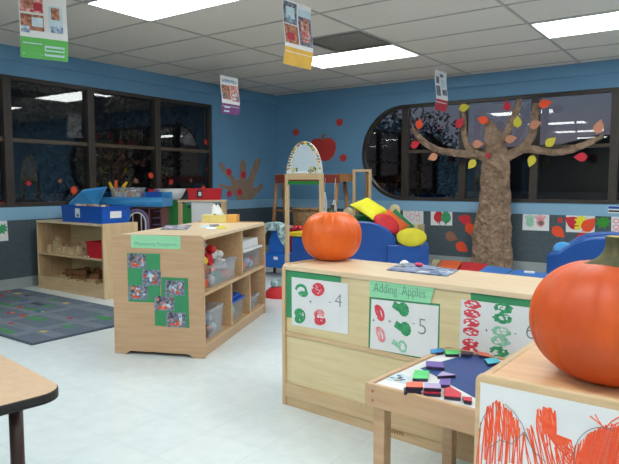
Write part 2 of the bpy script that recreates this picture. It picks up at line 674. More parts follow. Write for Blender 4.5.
# ceiling lights
k = 0
for ix in (0, 2, 4):
    for jy in (0, -4, -8, -12, -16):
        x0 = GX0 + GPX * ix + .015
        y0 = GY0 + GPY * jy + .014
        cxx = x0 + (GPX - .03) / 2
        if cxx > XR - .5: continue
        where = {(0, 0): 'ceiling light panel beside the grey square vent, nearest the corner',
                 (2, 0): 'ceiling light panel above the kraft paper tree at top right',
                 (0, -4): 'ceiling light panel cut by the top edge between the left posters'}.get((ix, jy), 'white rectangular ceiling light panel behind or above the camera view')
        t = thing('ceiling_light', where, 'ceiling light', (cxx, y0 + .31, ZC - .02), 0, 'fluorescent ceiling panels')
        b = MB()
        x1, y1 = x0 + GPX - .03, y0 + GPY - .028
        z0, z1 = ZC - .012, ZC
        for a in ((x0, x1, y0, y0 + .012), (x0, x1, y1 - .012, y1), (x0, x0 + .012, y0 + .012, y1 - .012), (x1 - .012, x1, y0 + .012, y1 - .012)):
            b.bx(*a, z0, z1)
        b.build('frame', white_plastic, t)
        MB().bx(x0 + .012, x1 - .012, y0 + .012, y1 - .012, ZC - .008, ZC - .002).build('diffuser', lamp_m, t)
# vent
t = thing('ceiling_vent', 'grey square return air vent in the ceiling beside the light panel', 'air vent', (-3.2, 5.17, ZC - .02))
x0, x1, y0, y1 = -3.54, -2.895, 4.86, 5.485
b = MB()
for a in ((x0, x1, y0, y0 + .03), (x0, x1, y1 - .03, y1), (x0, x0 + .03, y0 + .03, y1 - .03), (x1 - .03, x1, y0 + .03, y1 - .03)):
    b.bx(*a, ZC - .014, ZC)
b.build('frame', vent_m, t)
b = MB()
for k in range(20):
    yy = y0 + .04 + k * .0283
    b.box(((x0 + x1) / 2, yy, ZC - .007), (x1 - x0 - .06, .018, .002), 0, (R(25), 0, 0))
b.build('grille', vent_m, t)

# ------------------------------------------------------- outside at dusk
hill = mat('hill', (26, 30, 34), .95, scale=.05)


def ridge(name, x0, y0, x1, y1, h, seed):
    b = MB()
    n = 70
    prev = None
    d = V((x1 - x0, y1 - y0, 0))
    nrm = V((-d.y, d.x, 0)).normalized()
    vs, fs = [], []
    for i in range(n + 1):
        p = V((x0, y0, 0)) + d * (i / n)
        hh = h * (.72 + .5 * noise.noise(V((i * .11 + seed, seed, 0))) + .12 * noise.noise(V((i * .6, seed, 3))))
        for (dep, f) in ((-45, 0), (-20, .55), (0, 1), (25, .6), (60, 0)):
            q = p + nrm * dep
            vs.append((q.x, q.y, -3 + (hh + 3) * f))
    for i in range(n):
        for k in range(4):
            a = i * 5 + k
            fs.append((a, a + 5, a + 6, a + 1))
    b.add(vs, fs, 0, True)
    o = b.build(name, hill)
    structure(o)


ridge('hills', -360, 300, 220, 380, 33, 2.3)
ridge('hills', -240, -160, -300, 330, 120, 5.1)
structure(MB().bx(-500, 500, -400, 600, -3.4, -3).build('ground', hill))

bark_out = mat('dark_bark', (34, 30, 28), .9)
leaf_out = mat('dark_foliage', (30, 36, 32), .9, col2=(22, 26, 24), scale=3)
def outdoor_tree(label, base, h, r, seed):
    rs = random.Random(seed)
    t = thing('tree', label, 'tree', base, 0, None)
    bs = V(base)
    b = MB()
    b.tube([bs, bs + V((.1, 0, h * .35)), bs + V((0, 0, h * .7))], [.16, .12, .05], 8)
    for k in range(16):
        a = rs.uniform(0, 2 * PI)
        z0 = h * rs.uniform(.3, .7)
        e = bs + V((math.cos(a) * r * rs.uniform(.8, 1.15), math.sin(a) * r, h * rs.uniform(.55, 1.0)))
        b.tube([bs + V((0, 0, z0)), (bs + V((0, 0, z0))) * .45 + e * .55 + V((0, 0, .1)), e], [.04, .025, .008], 5)
    b.build('trunk', bark_out, t)
    b = MB()
    c = bs + V((0, 0, h * .68))
    for k in range(3200):
        d = V((rs.gauss(0, 1), rs.gauss(0, 1), rs.gauss(0, 1))).normalized() * (rs.random() ** .4)
        p = c + V((d.x * r, d.y * r, d.z * h * .38)) * (1 + .25 * noise.noise(d * 2 + V((seed, 0, 0))))
        u = V((rs.gauss(0, 1), rs.gauss(0, 1), rs.gauss(0, 1))).normalized() * .07
        w = u.orthogonal().normalized() * .04
        b.add([p - u, p + w, p + u, p - w], [(0, 1, 2, 3)])
    b.build('foliage', leaf_out, t)


def og(px, Y): q = GY(px, 183, Y); return (q.x, q.y, -3.0)
outdoor_tree('dark tree outside behind the rounded left end of the back window', og(374, 14), 6.3, 1.15, 1)
outdoor_tree('dark tree outside between two left panes of the back window', og(426, 19), 6.3, 1.35, 2)
outdoor_tree('tall dark tree outside the far left window', (-13.5, 4.4, -3.0), 8.2, 2.2, 3)
outdoor_tree('dark tree outside the left window nearest the room corner', (-13.0, 9.5, -3.0), 8.0, 2.3, 4)

W = bpy.data.worlds.new('dusk')
bpy.context.scene.world = W
W.use_nodes = True
N, L = W.node_tree.nodes, W.node_tree.links
bg = N['Background']
tc = N.new('ShaderNodeTexCoord')
sx = N.new('ShaderNodeSeparateXYZ')
L.new(tc.outputs['Generated'], sx.inputs[0])
rp = N.new('ShaderNodeValToRGB')
rp.color_ramp.elements[0].position = 0.0
rp.color_ramp.elements[0].color = (*lin((126, 112, 116)), 1)
rp.color_ramp.elements[1].position = .5
rp.color_ramp.elements[1].color = (*lin((58, 72, 94)), 1)
e = rp.color_ramp.elements.new(.12)
e.color = (*lin((100, 108, 126)), 1)
L.new(sx.outputs['Z'], rp.inputs['Fac'])
L.new(rp.outputs['Color'], bg.inputs['Color'])
bg.inputs['Strength'].default_value = .75

# ================================================================= SHELVES
# ---- photo shelf ("Measuring Pumpkins")
t = thing('storage_shelf', 'tan double-sided storage shelf with pumpkin photos on its end panel', 'shelf', (-2.68, 2.64, 0), R(23.5))
M = frame(t)
Wd, Ln, H = .62, 1.38, .775
def endp(y0, y1, notch=True):
    b = MB(M)
    pts = [(-Wd, 0), (-Wd + .08, 0), (-Wd + .11, .022), (-.11, .022), (-.08, 0), (0, 0)]
    pts += [(0, H - .03)] + [(-.03 + .03 * math.cos(a), H - .03 + .03 * math.sin(a)) for a in (R(22), R(45), R(68), R(90))]
    pts += [(-Wd + .03 - .03 * math.sin(a), H - .03 + .03 * math.cos(a)) for a in (0, R(22), R(45), R(68), R(90))]
    return b.prism([(x, y0, z) for x, z in pts], (0, y1 - y0, 0))
endp(0, .02).build('side_panel', tanwood, t, bevel=.003)
endp(Ln - .02, Ln).build('side_panel', tanwood, t, bevel=.003)
MB(M).bx(-Wd + .005, -.005, .02, Ln - .02, H - .03, H - .008).build('top', maple_top, t, bevel=.003)
MB(M).bx(-Wd / 2 - .006, -Wd / 2 + .006, .02, Ln - .02, .06, H - .03).build('back_panel', tanwood_in, t)
for z0 in (.392, .062):
    MB(M).bx(-Wd + .005, -.006, .02, Ln - .02, z0, z0 + .02).build('shelf_board', tanwood_in, t, bevel=.002)
for y in (.80,):
    MB(M).bx(-.30, -.012, y - .009, y + .009, .412, H - .03).build('divider', tanwood_in, t)
for y in (.55, .98):
    MB(M).bx(-.30, -.012, y - .009, y + .009, .082, .392).build('divider', tanwood_in, t)
MB(M).bx(-.03, -.015, .02, Ln - .02, 0, .062).build('kick_board', tanwood, t)
MB(M).bx(-Wd + .015, -Wd + .03, .02, Ln - .02, 0, .062).build('kick_board', tanwood, t)

# papers on its end panel
nE = -(M.to_3x3() @ V((0, 1, 0)))
pE = M @ V((0, 0, 0)) + nE * .0005
s = Sheet(pE, nE)
s.poly([(127, 253), (160, 253.8), (160.6, 303), (128.5, 301.5)])
s.poly([(161.5, 277), (188, 278.2), (189.5, 328), (155, 325.5), (154.5, 303.5), (161, 303.5)])
tag(s.b.build('green_backing_paper', green_paper), 'stepped dark green backing paper under the six pumpkin photos', 'paper')
s = Sheet(pE + nE * .0012, nE)
s.poly([(131, 234.6), (180.5, 236.2), (180.5, 249.2), (131.2, 247.6)])
s.stroke([(131.5, 241.2), (180, 242.8)], .001, .0009, 2)
s.b.text('Measuring Pumpkins', .0345, s.pt(134.5, 245.2, .001), s.U, s.W, 1)
tag(s.b.build('title_banner', [mint, pencil_green, white_p]), 'mint green paper strip reading Measuring Pumpkins', 'sign')
for i, (x, y, w, h) in enumerate(((127.5, 253.7, 18.3, 14.2), (142, 269.5, 18.8, 15.6), (128.8, 285, 19, 14.2), (165, 280.3, 19.4, 15), (154.3, 295.8, 20, 14.6), (166.2, 312.2, 19.5, 14.6))):
    s = Sheet(pE + nE * .002, nE)
    sk = .03 * w
    s.poly([(x, y), (x + w, y + sk), (x + w + .2, y + h + sk), (x + .3, y + h)])
    rs = random.Random(i * 5 + 1)
    pal = [1, 1, 1, 0, 2, 3, 4, 4, 0, 3]
    for k in range(18):
        cx = x + w * rs.uniform(.16, .84); cy = y + h * rs.uniform(.2, .8)
        rr = rs.uniform(.007, .015)
        s.shape(s.pt(cx, cy), ellpts(rr * rs.uniform(.7, 1.3), rr, 9, rs.random()), .0009 + k * .00002, rs.choice(pal), .0001)
    for k in range(2):
        s.shape(s.pt(x + w * rs.uniform(.3, .7), y + h * .82), ellpts(.014, .009, 9), .0019, 5, .0002)
    lab = ('photo of children with pumpkins, top left of the six', 'photo of children with pumpkins, second down in the staircase of six', 'photo of children with pumpkins at lower left of first green sheet',
           'photo of children with pumpkins at top of lower green sheet', 'photo of a child in yellow with pumpkins, middle of lower sheet', 'photo with large orange pumpkin, lowest of the six')[i]
    tag(s.b.build('pumpkin_photo', [print_dark, print_blue, print_pale, skin_a, print_red, leaf_or, white_p]), lab, 'photo', 'photos on the green paper')

# ---- pumpkin shelf A
t = thing('storage_shelf', 'maple storage shelf showing its back, with Adding Apples papers', 'shelf', (-1.81, 2.31, 0), R(-4.5))
MA = frame(t)
LA, DA, HA = 1.5, .42, .70
def sidepanel(M, x0, x1, y0, y1, H, r=.03):
    b = MB(M)
    pts = roundrect(y0, y1, 0, H, r, 5, (0, 0, 1, 1))
    return b.prism([(x0, y, z) for y, z in pts], (x1 - x0, 0, 0))
sidepanel(MA, 0, .022, 0, DA, HA + .006).build('side_panel', maple_v, t, bevel=.004)
sidepanel(MA, LA - .022, LA, 0, DA, HA + .006).build('side_panel', maple_v, t, bevel=.004)
MB(MA).bx(.022, LA - .022, .0, DA - .01, HA - .022, HA).build('top', maple_top, t, bevel=.003)
b = MB(MA)
b.bx(.022, LA - .022, .012, .022, .03, HA - .022)
b.build('back_panel', ply, t)
b = MB(MA)
b.bx(.022, LA - .022, .004, .012, .355, .375).bx(.022, LA - .022, .002, .012, .045, .115).bx(.022, LA - .022, .008, .03, 0, .045)
b.build('back_rail', maple, t, bevel=.002)
MB(MA).bx(.022, LA - .022, .022, DA - .01, .352, .37).build('shelf_board', maple, t)
MB(MA).bx(.022, LA - .022, .022, DA - .01, .08, .098).build('shelf_board', maple, t)
sA = Sheet(MA @ V((0, .0015, 0)), -(MA.to_3x3() @ V((0, 1, 0))))
for k in range(5):
    x = 391 + k * 2.6
    sA.stroke([(x, 429.2 + k * .75), (x + 1.0, 432.4 + k * .75)], .004, 0, 0, .0003)
    sA.stroke([(x + 1.6, 429.6 + k * .75), (x + 1.5, 432.8 + k * .75)], .004, 0, 0, .0003)
sA.b.build('stamped_mark', oldwood, t)['label'] = 'small brown stamped mark'
nA = -(MA.to_3x3() @ V((0, 1, 0)))
pA = MA @ V((0, .011, 0))
def shA(h=0): return Sheet(pA + nA * h, nA)
# sheet 1
s = shA(); s.poly([(285.4, 268), (341, 275.4), (341, 300), (300, 319), (285.4, 317)])
tag(s.b.build('green_backing_paper', green_paper), 'dark green backing paper behind the painting numbered 4', 'paper')
def apple_print(s, x, y, w, m, tilt=0, h=.001, lw=.014):
    """two bowed lobes of a halved apple, in pixels round x, y"""
    for sg in (-1, 1):
        pts = []
        for k in range(9):
            a = -PI * .42 + k * PI * .84 / 8
            px = x + math.cos(a) * w * .95 - w * .3
            py = y + sg * w * .55 + math.sin(a) * w * .55
            pts.append((px, py))
        s.stroke(pts, lw, h, m)
        pts = [(x - w * .3 + w * .5 * math.cos(a), y + sg * w * .55 + w * .5 * math.sin(a)) for a in (PI * .5, PI * .8, PI * 1.1, PI * 1.4)]
        s.stroke(pts, lw, h + .0001, m)
def ring(s, x, y, rx, ry, lw, m, a0=0, a1=2 * PI, h=.001, rot=0, n=12):
    pts = []
    for k in range(n + 1):
        a = a0 + (a1 - a0) * k / n
        u, v = rx * math.cos(a), ry * math.sin(a)
        pts.append((x + u * math.cos(rot) - v * math.sin(rot), y + u * math.sin(rot) + v * math.cos(rot)))
    s.stroke(pts, lw, h, m)
s = shA(.0012)
s.poly([(291.7, 276.9), (348, 283.6), (348, 334.3), (292, 324.7)])
def lobe(s, x, y, rx, ry, m, h, holes=2, seed=1):
    s.shape(s.pt(x, y), [(a * (1 + .12 * math.sin(3 * i + seed)), c * (1 + .1 * math.cos(4 * i + seed))) for i, (a, c) in enumerate(ellpts(rx, ry, 18))], h, m, .0002)
    q = random.Random(seed)
    for k in range(holes):
        kp = 230 if x > 450 else 205
        s.shape(s.pt(x + q.uniform(-.62, .62) * rx * kp, y + q.uniform(-.55, .55) * ry * kp), ellpts(rx * q.uniform(.1, .26), ry * q.uniform(.12, .3), 7, q.random()), h + .0003 + k * .00005, 0, .0001)
ring(s, 301, 290, 5, 4.6, .014, 1, R(-200), R(40), rot=.5)
ring(s, 303, 292.5, 4.2, 3.2, .012, 1, R(-60), R(150), .0011, rot=.4)
ring(s, 299, 312.8, 3.6, 3, .014, 1, R(60), R(330)); ring(s, 299.5, 319, 3.8, 3, .014, 1, R(30), R(330), .0011)
ring(s, 302, 316, 2.6, 5, .010, 1, R(-80), R(80), .0012)
ring(s, 318, 289.5, 5, 4.9, .017, 2, R(-160), R(170), rot=.2); ring(s, 317.5, 289, 2.5, 4.4, .012, 2, 0, PI, .0011)
ring(s, 319.2, 314, 4.3, 3.3, .013, 3, R(150), R(400)); ring(s, 320, 320.5, 4.5, 3.2, .015, 2, R(-30), R(230), .0011); ring(s, 318, 317, 2.2, 4.6, .010, 2, R(90), R(270), .0012)
for (x, y, m, sd) in ((318.6, 287, 2, 3), (317.8, 292.6, 2, 5), (302.5, 293.4, 1, 8), (299.4, 313, 1, 2), (300, 319.5, 1, 9), (319.4, 313.6, 3, 4), (320.4, 320.2, 2, 6)): lobe(s, x, y, .020, .0125, m, .0013, 2, sd)
s.stroke([(309.3, 301.6), (311.6, 301.9)], .003, .001, 4); s.stroke([(310.5, 300.2), (310.4, 303.2)], .003, .0011, 4)
s.stroke([(329, 302.2), (331, 302.4)], .003, .001, 4)
s.b.text('4', .092, s.pt(334.4, 306.5, .001), s.U, s.W, 4)
tag(s.b.build('apple_painting', [white_p, greenp, redp, pinkp, pencil]), 'white paper with two green and two red apple prints and 4', 'artwork', 'apple print papers on the shelf back')
# banner
s = shA(.0045); s.poly([(369.7, 277.9), (435.3, 285.4), (430, 303.4), (369.8, 296.6)], t=.0006)
for dy in (5.5, 12.0): s.stroke([(370.5, 278 + dy), (432.5, 285.4 + dy)], .0008, .0008, 1)
s.b.text('Adding', .060, s.pt(373.6, 291.6, .001), s.U, s.W, 1, .70)
s.b.text('Apples', .060, s.pt(401.6, 295.2, .001), s.U, s.W, 1, .70)
tag(s.b.build('title_banner', [mint, pencil_green]), 'mint green lined paper strip reading Adding Apples', 'sign')
# sheet 2
s = shA(); s.poly([(369.6, 297), (440, 304), (438.8, 362), (368.4, 350)])
tag(s.b.build('green_backing_paper', green_paper), 'thin dark green border paper behind the painting numbered 5', 'paper')
s = shA(.0012); s.poly([(371.6, 298.9), (438.8, 306), (437.2, 360.2), (370, 348.2)])
for (x, y, sc, m) in ((379.5, 313, 1.0, 2), (380.5, 334.5, .95, 3)):
    ring(s, x, y, 3.4 * sc, 7.2 * sc, .012, m, R(-120), R(150), .001, rot=-.35)
    ring(s, x - 1, y - 1, 2.2 * sc, 5.5 * sc, .010, m, R(90), R(260), .0011, rot=-.35)
    s.stroke([(x - 3.5, y - 7), (x - 1, y - 3), (x + 1, y + 5)], .016 if m == 2 else .009, .0012, m)
for (x, y, m) in ((401.5, 309, 1), (403.5, 328.5, 1), (400.5, 346, 4)):
    s.stroke([(x - 7, y - 4), (x - 3.5, y - 1.5), (x - 1, y)], .030 if m == 1 else .022, .001, m)
    ring(s, x + 2, y + .5, 3.4, 5.2, .018 if m == 1 else .010, m, rot=-.3, h=.0011)
    if m == 1: s.shape(s.pt(x + 2, y + .5), ellpts(.012, .022), .0013, m, .0002)
s.stroke([(372.6, 320), (374.6, 320.4)], .003, .001, 5); s.stroke([(373.6, 318.8), (373.6, 321.4)], .003, .0011, 5)
s.stroke([(388.6, 321), (391, 321.4)], .003, .001, 5); s.stroke([(389.8, 320), (389.8, 322.6)], .003, .0011, 5)
s.stroke([(412.6, 323.4), (414.6, 323.8)], .003, .001, 5)
s.b.text('5', .098, s.pt(417, 333.6, .001), s.U, s.W, 5)
tag(s.b.build('apple_painting', [white_p, greenp, redp, pinkp, palegreenp, pencil]), 'white paper with red and green apple prints and 5', 'artwork', 'apple print papers on the shelf back')
# sheet 3
s = shA(); s.poly([(470.8, 288.6), (556, 299.4), (554, 330), (470.8, 312)])
tag(s.b.build('green_backing_paper', green_paper), 'dark green backing paper reaching behind the big pumpkin', 'paper')
s = shA(.0012); s.poly([(461.4, 299), (545, 309.6), (545, 364), (458.9, 349.4)])
for (y, h0) in ():
    x = 472.5 - (y - 304) * .05
    ring(s, x, y, 7.2, 4.2, .011, 1, R(-170) if int(y) % 2 == 0 else R(-60), R(20) if int(y) % 2 == 0 else R(190), .001 + h0, rot=.1)
    ring(s, x + .6, y + 1.6, 6, 3, .009, 1, R(20), R(200), .0012 + h0, rot=.1)
for (y, sd, hh) in ((304.5, 1, .0009), (313.6, 2, .0010), (322.6, 3, .0009), (331.6, 4, .0010), (343, 5, .0009), (350.5, 6, .0010)):
    lobe(s, 472.4 - (y - 304) * .05, y, .034, .017, 1, hh, 6, sd)
for (y, sd, hh) in ((308.5, 11, .0009), (318.5, 12, .0010), (331.5, 13, .0009), (341, 14, .0010), (351.5, 15, .0009)):
    lobe(s, 503.4 - (y - 309) * .1, y, .037, .0195, 2 if sd not in (13, 14) else 3, hh, 6, sd)
for (y, w) in ():
    x = 503.5 - (y - 309) * .1
    ring(s, x, y, w, 4.6, .016, 2, h=.001 + (y % 2) * .0002, n=14)
    ring(s, x, y, w * .55, 2, .008, 3, h=.0013)
s.stroke([(485.4, 330), (487.6, 330.4)], .003, .001, 4); s.stroke([(486.5, 328.8), (486.5, 331.6)], .003, .0011, 4)
s.stroke([(514.5, 333.6), (516.6, 334)], .003, .001, 4)
s.b.text('6', .092, s.pt(524.5, 338, .001), s.U, s.W, 4)
tag(s.b.build('apple_painting', [white_p, redp, greenp, palegreenp, pencil]), 'white paper with stacked red and green apple prints beside big pumpkin', 'artwork', 'apple print papers on the shelf back')
# magazine on top of shelf A
b = MB()
P = [GZ(x, y, HA + .0015) for x, y in ((403, 262.4), (458.5, 270.6), (447, 276.6), (386.5, 270.2))]
b.prism(P, (0, 0, .004), 0)
c0 = sum(P, V()) / 4
rs = random.Random(3)
for k in range(26):
    u, v = rs.uniform(.1, .9), rs.uniform(.12, .88)
    p = (P[0] * (1 - u) + P[1] * u) * (1 - v) + (P[3] * (1 - u) + P[2] * u) * v
    w, h = rs.uniform(.012, .04), rs.uniform(.008, .02)
    z = .0042 + k * .00003
    b.bx(p.x - w, p.x + w, p.y - h, p.y + h, p.z + z, p.z + z + .00002, rs.choice((1, 2, 3, 0)))
tag(b.build('magazine', [print_navy, print_blue, white_p, print_dark]), 'blue printed booklet lying on the apple shelf top', 'magazine')
p = GZ(404.5, 265.2, HA + .006)
b = MB().surf(lambda u, v: p + V((.022 * math.cos(2 * PI * u) * math.sin(PI * v) * (1 + .4 * noise.noise(V((u * 6, v * 4, 1)))), .02 * math.sin(2 * PI * u) * math.sin(PI * v), .012 - .012 * math.cos(PI * v) * (1 + .5 * noise.noise(V((u * 5, v * 5, 3)))))), 14, 8)
tag(b.build('crumpled_tissue', white_p), 'small crumpled white tissue on the blue booklet', 'tissue')
p = GZ(419, 266.4, HA + .0056)
tag(MB().ell(p + V((0, 0, .009)), (.024, .014, .009)).build('toy_piece', mat('pink_plastic', (226, 70, 110), .4)), 'small pink toy piece on the blue booklet', 'toy')


# ---- pumpkins
def pumpkin(label, c, rad, h, skin, stem, stemh, lean, group=None, nr=11, squash=1.0, stemr=.02, dims=.10):
    t = thing('pumpkin', label, 'pumpkin', c, 0, group)
    c = V(c)

    def fn(u, v):
        a = 2 * PI * u
        ph = PI * v
        rib = 1 - .032 * (1 - abs(math.sin(a * nr / 2)) ** .35) - .022 * noise.noise(V((math.cos(a) * 2, math.sin(a) * 2, v * 2)))
        r = rad * (math.sin(ph) ** .78) * rib
        z = -math.cos(ph)
        zz = h * .5 * (1 + (abs(z) ** .95) * (1 if z > 0 else -1))
        dtop = max(0, 1 - r / (rad * .5))
        zz -= h * dims * dtop ** 1.3 if z > 0 else -h * .03 * dtop
        return c + V((r * math.cos(a), r * math.sin(a) * squash, zz))
    b = MB().surf(fn, nr * 10, 40)
    lo = min(v.z for v in b.v)
    for v in b.v: v.z -= lo - c.z
    b.build('shell', skin, t)
    z0 = h * (1 - dims) + c.z - .006
    b = MB()
    n = 40
    path = [V((c.x, c.y, z0)) + V((lean[0] * (k / 8) ** 1.5, lean[1] * (k / 8) ** 1.5, stemh * k / 8)) for k in range(9)]
    rr = [stemr * q for q in (3.7, 2.5, 1.65, 1.25, 1.05, .95, .92, .96, 1.05)]
    vs, fs = [], []
    for i, p in enumerate(path):
        for k in range(n):
            a = 2 * PI * k / n
            g = 1 + .16 * math.cos(5 * a + i * .12)
            vs.append(p + V((math.cos(a) * rr[i] * g, math.sin(a) * rr[i] * g, 0)))
    for i in range(8):
        for k in range(n):
            fs.append((i * n + k, i * n + (k + 1) % n, (i + 1) * n + (k + 1) % n, (i + 1) * n + k))
    b.add(vs, fs, 0, True)
    b.add([v + V((0, 0, .0)) for v in vs[-n:]], [list(range(n))], 1)
    b.build('stem', [stem, stem_tip], t)
    return t


pc = GZ(609.5, 377, HA + .001)
pumpkin('large dark orange pumpkin with ribbed green stem at right foreground', (pc.x, pc.y, HA), .1575, .25, pumpkin_m, stem_m, .062, (.004, .004), stemr=.020, dims=.055, nr=12)
pc = GZ(331.8, 259.6, HA + .001)
pumpkin('smaller bright orange pumpkin at the left end of the apple shelf', (pc.x, pc.y, HA), .157, .262, pumpkin_s, stem_m, .045, (.004, .0), nr=14, stemr=.010, dims=.05)

# ---- shelf B (foreground)
t = thing('storage_shelf', 'maple shelf in right foreground with a scribbled orange drawing', 'shelf', (-.425, 1.186, 0), R(-2.2))
MS = frame(t)
LB, DB = .95, .40
b = MB(MS)
pts = roundrect(0, LB, 0, HA + .012, .02, 6, (0, 0, 1, 1))
b.prism([(x, 0, z) for x, z in pts], (0, .014, 0))
b.build('back_panel', maple, t, bevel=.004)
MB(MS).bx(.0, .018, .014, DB, 0, HA).build('side_panel', maple_v, t, bevel=.003)
MB(MS).bx(LB - .018, LB, .014, DB, 0, HA).build('side_panel', maple_v, t, bevel=.003)
MB(MS).bx(.018, LB - .018, .014, DB, HA - .02, HA).build('top', wood('tan_top', (222, 180, 138), (208, 164, 120)), t, bevel=.002)
for z in (.35, .08): MB(MS).bx(.018, LB - .018, .014, DB - .01, z, z + .018).build('shelf_board', maple, t)
nB = -(MS.to_3x3() @ V((0, 1, 0)))
s = Sheet(MS @ V((0, 0, 0)) + nB * .0008, nB)
bl = MS @ V((.012, -.0008, .38)); br = MS @ V((.50, -.0008, .38)); tr = MS @ V((.50, -.0008, HA - .006)); tl = MS @ V((.0125, -.0008, HA - .006))
s.b.prism([bl, br, tr, tl], nB * .0008)
rs = random.Random(11)
def hatch(outline_top, y_bot, x0, x1, step, slant, m=1, wid=.003, jit=2.5, skip=.1):
    x = x0
    kk = 0
    while x < x1:
        if rs.random() > skip:
            yt = outline_top(x) + rs.uniform(-2, 3)
            yb = y_bot(x) if callable(y_bot) else y_bot
            yb += rs.uniform(-11, 9)
            sx_ = x
            pts = []
            for k in range(5):
                f = k / 4
                pts.append((sx_ + slant * f * (yb - yt) / 40 + jit * math.sin(f * 3 + x) * .4, yt + (yb - yt) * f))
            s.stroke(pts, wid * rs.uniform(.7, 1.4), .0009 + (kk % 12) * .00005, m, .00004)
            kk += 1
        x += step * rs.uniform(.5, 1.4)
def pw(pts):
    def f(x):
        for (a, c), (d, e) in zip(pts, pts[1:]):
            if a <= x <= d: return c + (e - c) * (x - a) / (d - a)
        return pts[0][1] if x < pts[0][0] else pts[-1][1]
    return f
top1 = pw([(479, 432), (484, 414), (490, 405), (495, 402), (502, 404), (509, 411), (516, 420), (522, 432), (530, 445)])
hatch(top1, 470, 480, 526, 1.5, -3, wid=.0021)
hatch(top1, pw([(480, 452), (495, 428), (510, 434), (520, 450)]), 484, 517, 1.0, 2, wid=.0022)
top2 = pw([(536, 414), (541, 408), (549, 406), (554, 412), (558, 424)])
hatch(top2, pw([(536, 436), (558, 440)]), 537, 555, .8, 3, wid=.0024)
for k in range(17):
    f = k / 17
    s.stroke([(538 + 14 * f, 416 + 6 * f), (545 + 12 * f, 430 + 5 * f), (556 + 16 * f, 446 + 2 * f - 8 * f), (566 + 8 * rs.random(), 452 - 8 * f + 10 * rs.random())], .0022, .001 + (k % 9) * .00006, 1, .00004)
hatch(pw([(522, 440), (530, 424), (538, 426), (546, 440), (566, 452)]), 472, 524, 572, 2.0, 8, wid=.002, skip=.25)
hatch(pw([(572, 452), (580, 442), (592, 432), (606, 426), (622, 424)]), 474, 572, 640, 1.5, -9, wid=.0022)
for k in range(26):
    y = 436 + k * 1.6
    s.stroke([(574 + max(0, 12 - k), y + 6), (590, y - 3), (606, y - 7), (636, y - 10)], .0021, .0016 + (k % 9) * .00005, 1, .00004)
s.stroke([(590, 416), (599, 423), (606, 429)], .0022, .001, 1); s.stroke([(595, 414.5), (601, 424)], .0018, .001, 1)
s.stroke([(619, 417), (611, 422), (604, 430)], .0022, .001, 1); s.stroke([(628, 418), (612, 426)], .0022, .001, 1)
ring(s, 601, 455, 27, 28, .0012, 2, R(150), R(300), .0019)
s.stroke([(479, 431), (483, 418), (489, 408)], .0012, .0018, 2); s.stroke([(505, 404), (514, 412), (522, 424), (530, 444)], .0012, .0018, 2)
s.stroke([(489, 448), (500, 440), (512, 444), (524, 432), (534, 452), (546, 462)], .0012, .0019, 2)
tag(s.b.build('crayon_drawing', [white_p, orangep, greypen]), 'white paper filled with orange crayon scribbles on the foreground shelf', 'artwork')

# ---- low light table with pattern tiles
t = thing('activity_table', 'low maple activity table with white top and coloured tiles', 'table', (-.949, 1.642, 0), R(-4.5))
MT = frame(t)
TW, TD, TH = .78, .56, .463
b = MB(MT)
b.bx(0, TW, 0, .018, TH - .075, TH).bx(0, TW, TD - .018, TD, TH - .075, TH).bx(0, .018, .018, TD - .018, TH - .075, TH).bx(TW - .018, TW, .018, TD - .018, TH - .075, TH)
b.build('apron', tanwood, t, bevel=.003)
MB(MT).bx(.018, TW - .018, .018, TD - .018, TH - .022, TH - .008).build('tabletop', white_plastic, t)
for x, y in ((.02, .02), (TW - .062, .02), (.02, TD - .062), (TW - .062, TD - .062)):
    MB(MT).bx(x, x + .042, y, y + .042, 0, TH - .022).build('leg', tanwood, t, bevel=.003)
for z in (TH - .022, TH - .052):
    b = MB(MT)
    b.tube([(.03, -.0005, z), (.03, .004, z)], .005, 10)
    b.build('screw', oldwood, t)
TZ = TH - .008
def zpoly(px, z): return [GZ(x, y, z) for x, y in px]
b = MB().prism(zpoly([(420.5, 368.6), (444, 361.2), (465, 355.4), (473, 353.2), (490, 357), (506, 364), (510, 376), (490, 394), (475, 398), (450, 384), (432, 374)], TZ + .0004), (0, 0, .0012))
tag(b.build('paper_shape', navy_sheet), 'large navy blue shape lying on the white activity table', 'mat')
b = MB().prism(zpoly([(386, 379.4), (396.8, 371.4), (410, 377.5), (405.6, 383.8)], TZ + .0004), (0, 0, .001))
rs = random.Random(5)
for k in range(10):
    p = GZ(rs.uniform(392, 404), rs.uniform(375, 381), TZ + .0016)
    b.bx(p.x - .008, p.x + .008, p.y - .006, p.y + .006, p.z, p.z + .0001 + k * .00002, rs.choice((1, 2, 0)))
tag(b.build('small_photo', [print_pale, print_dark, skin_a]), 'small grey photo card near the left corner of activity table', 'photo')
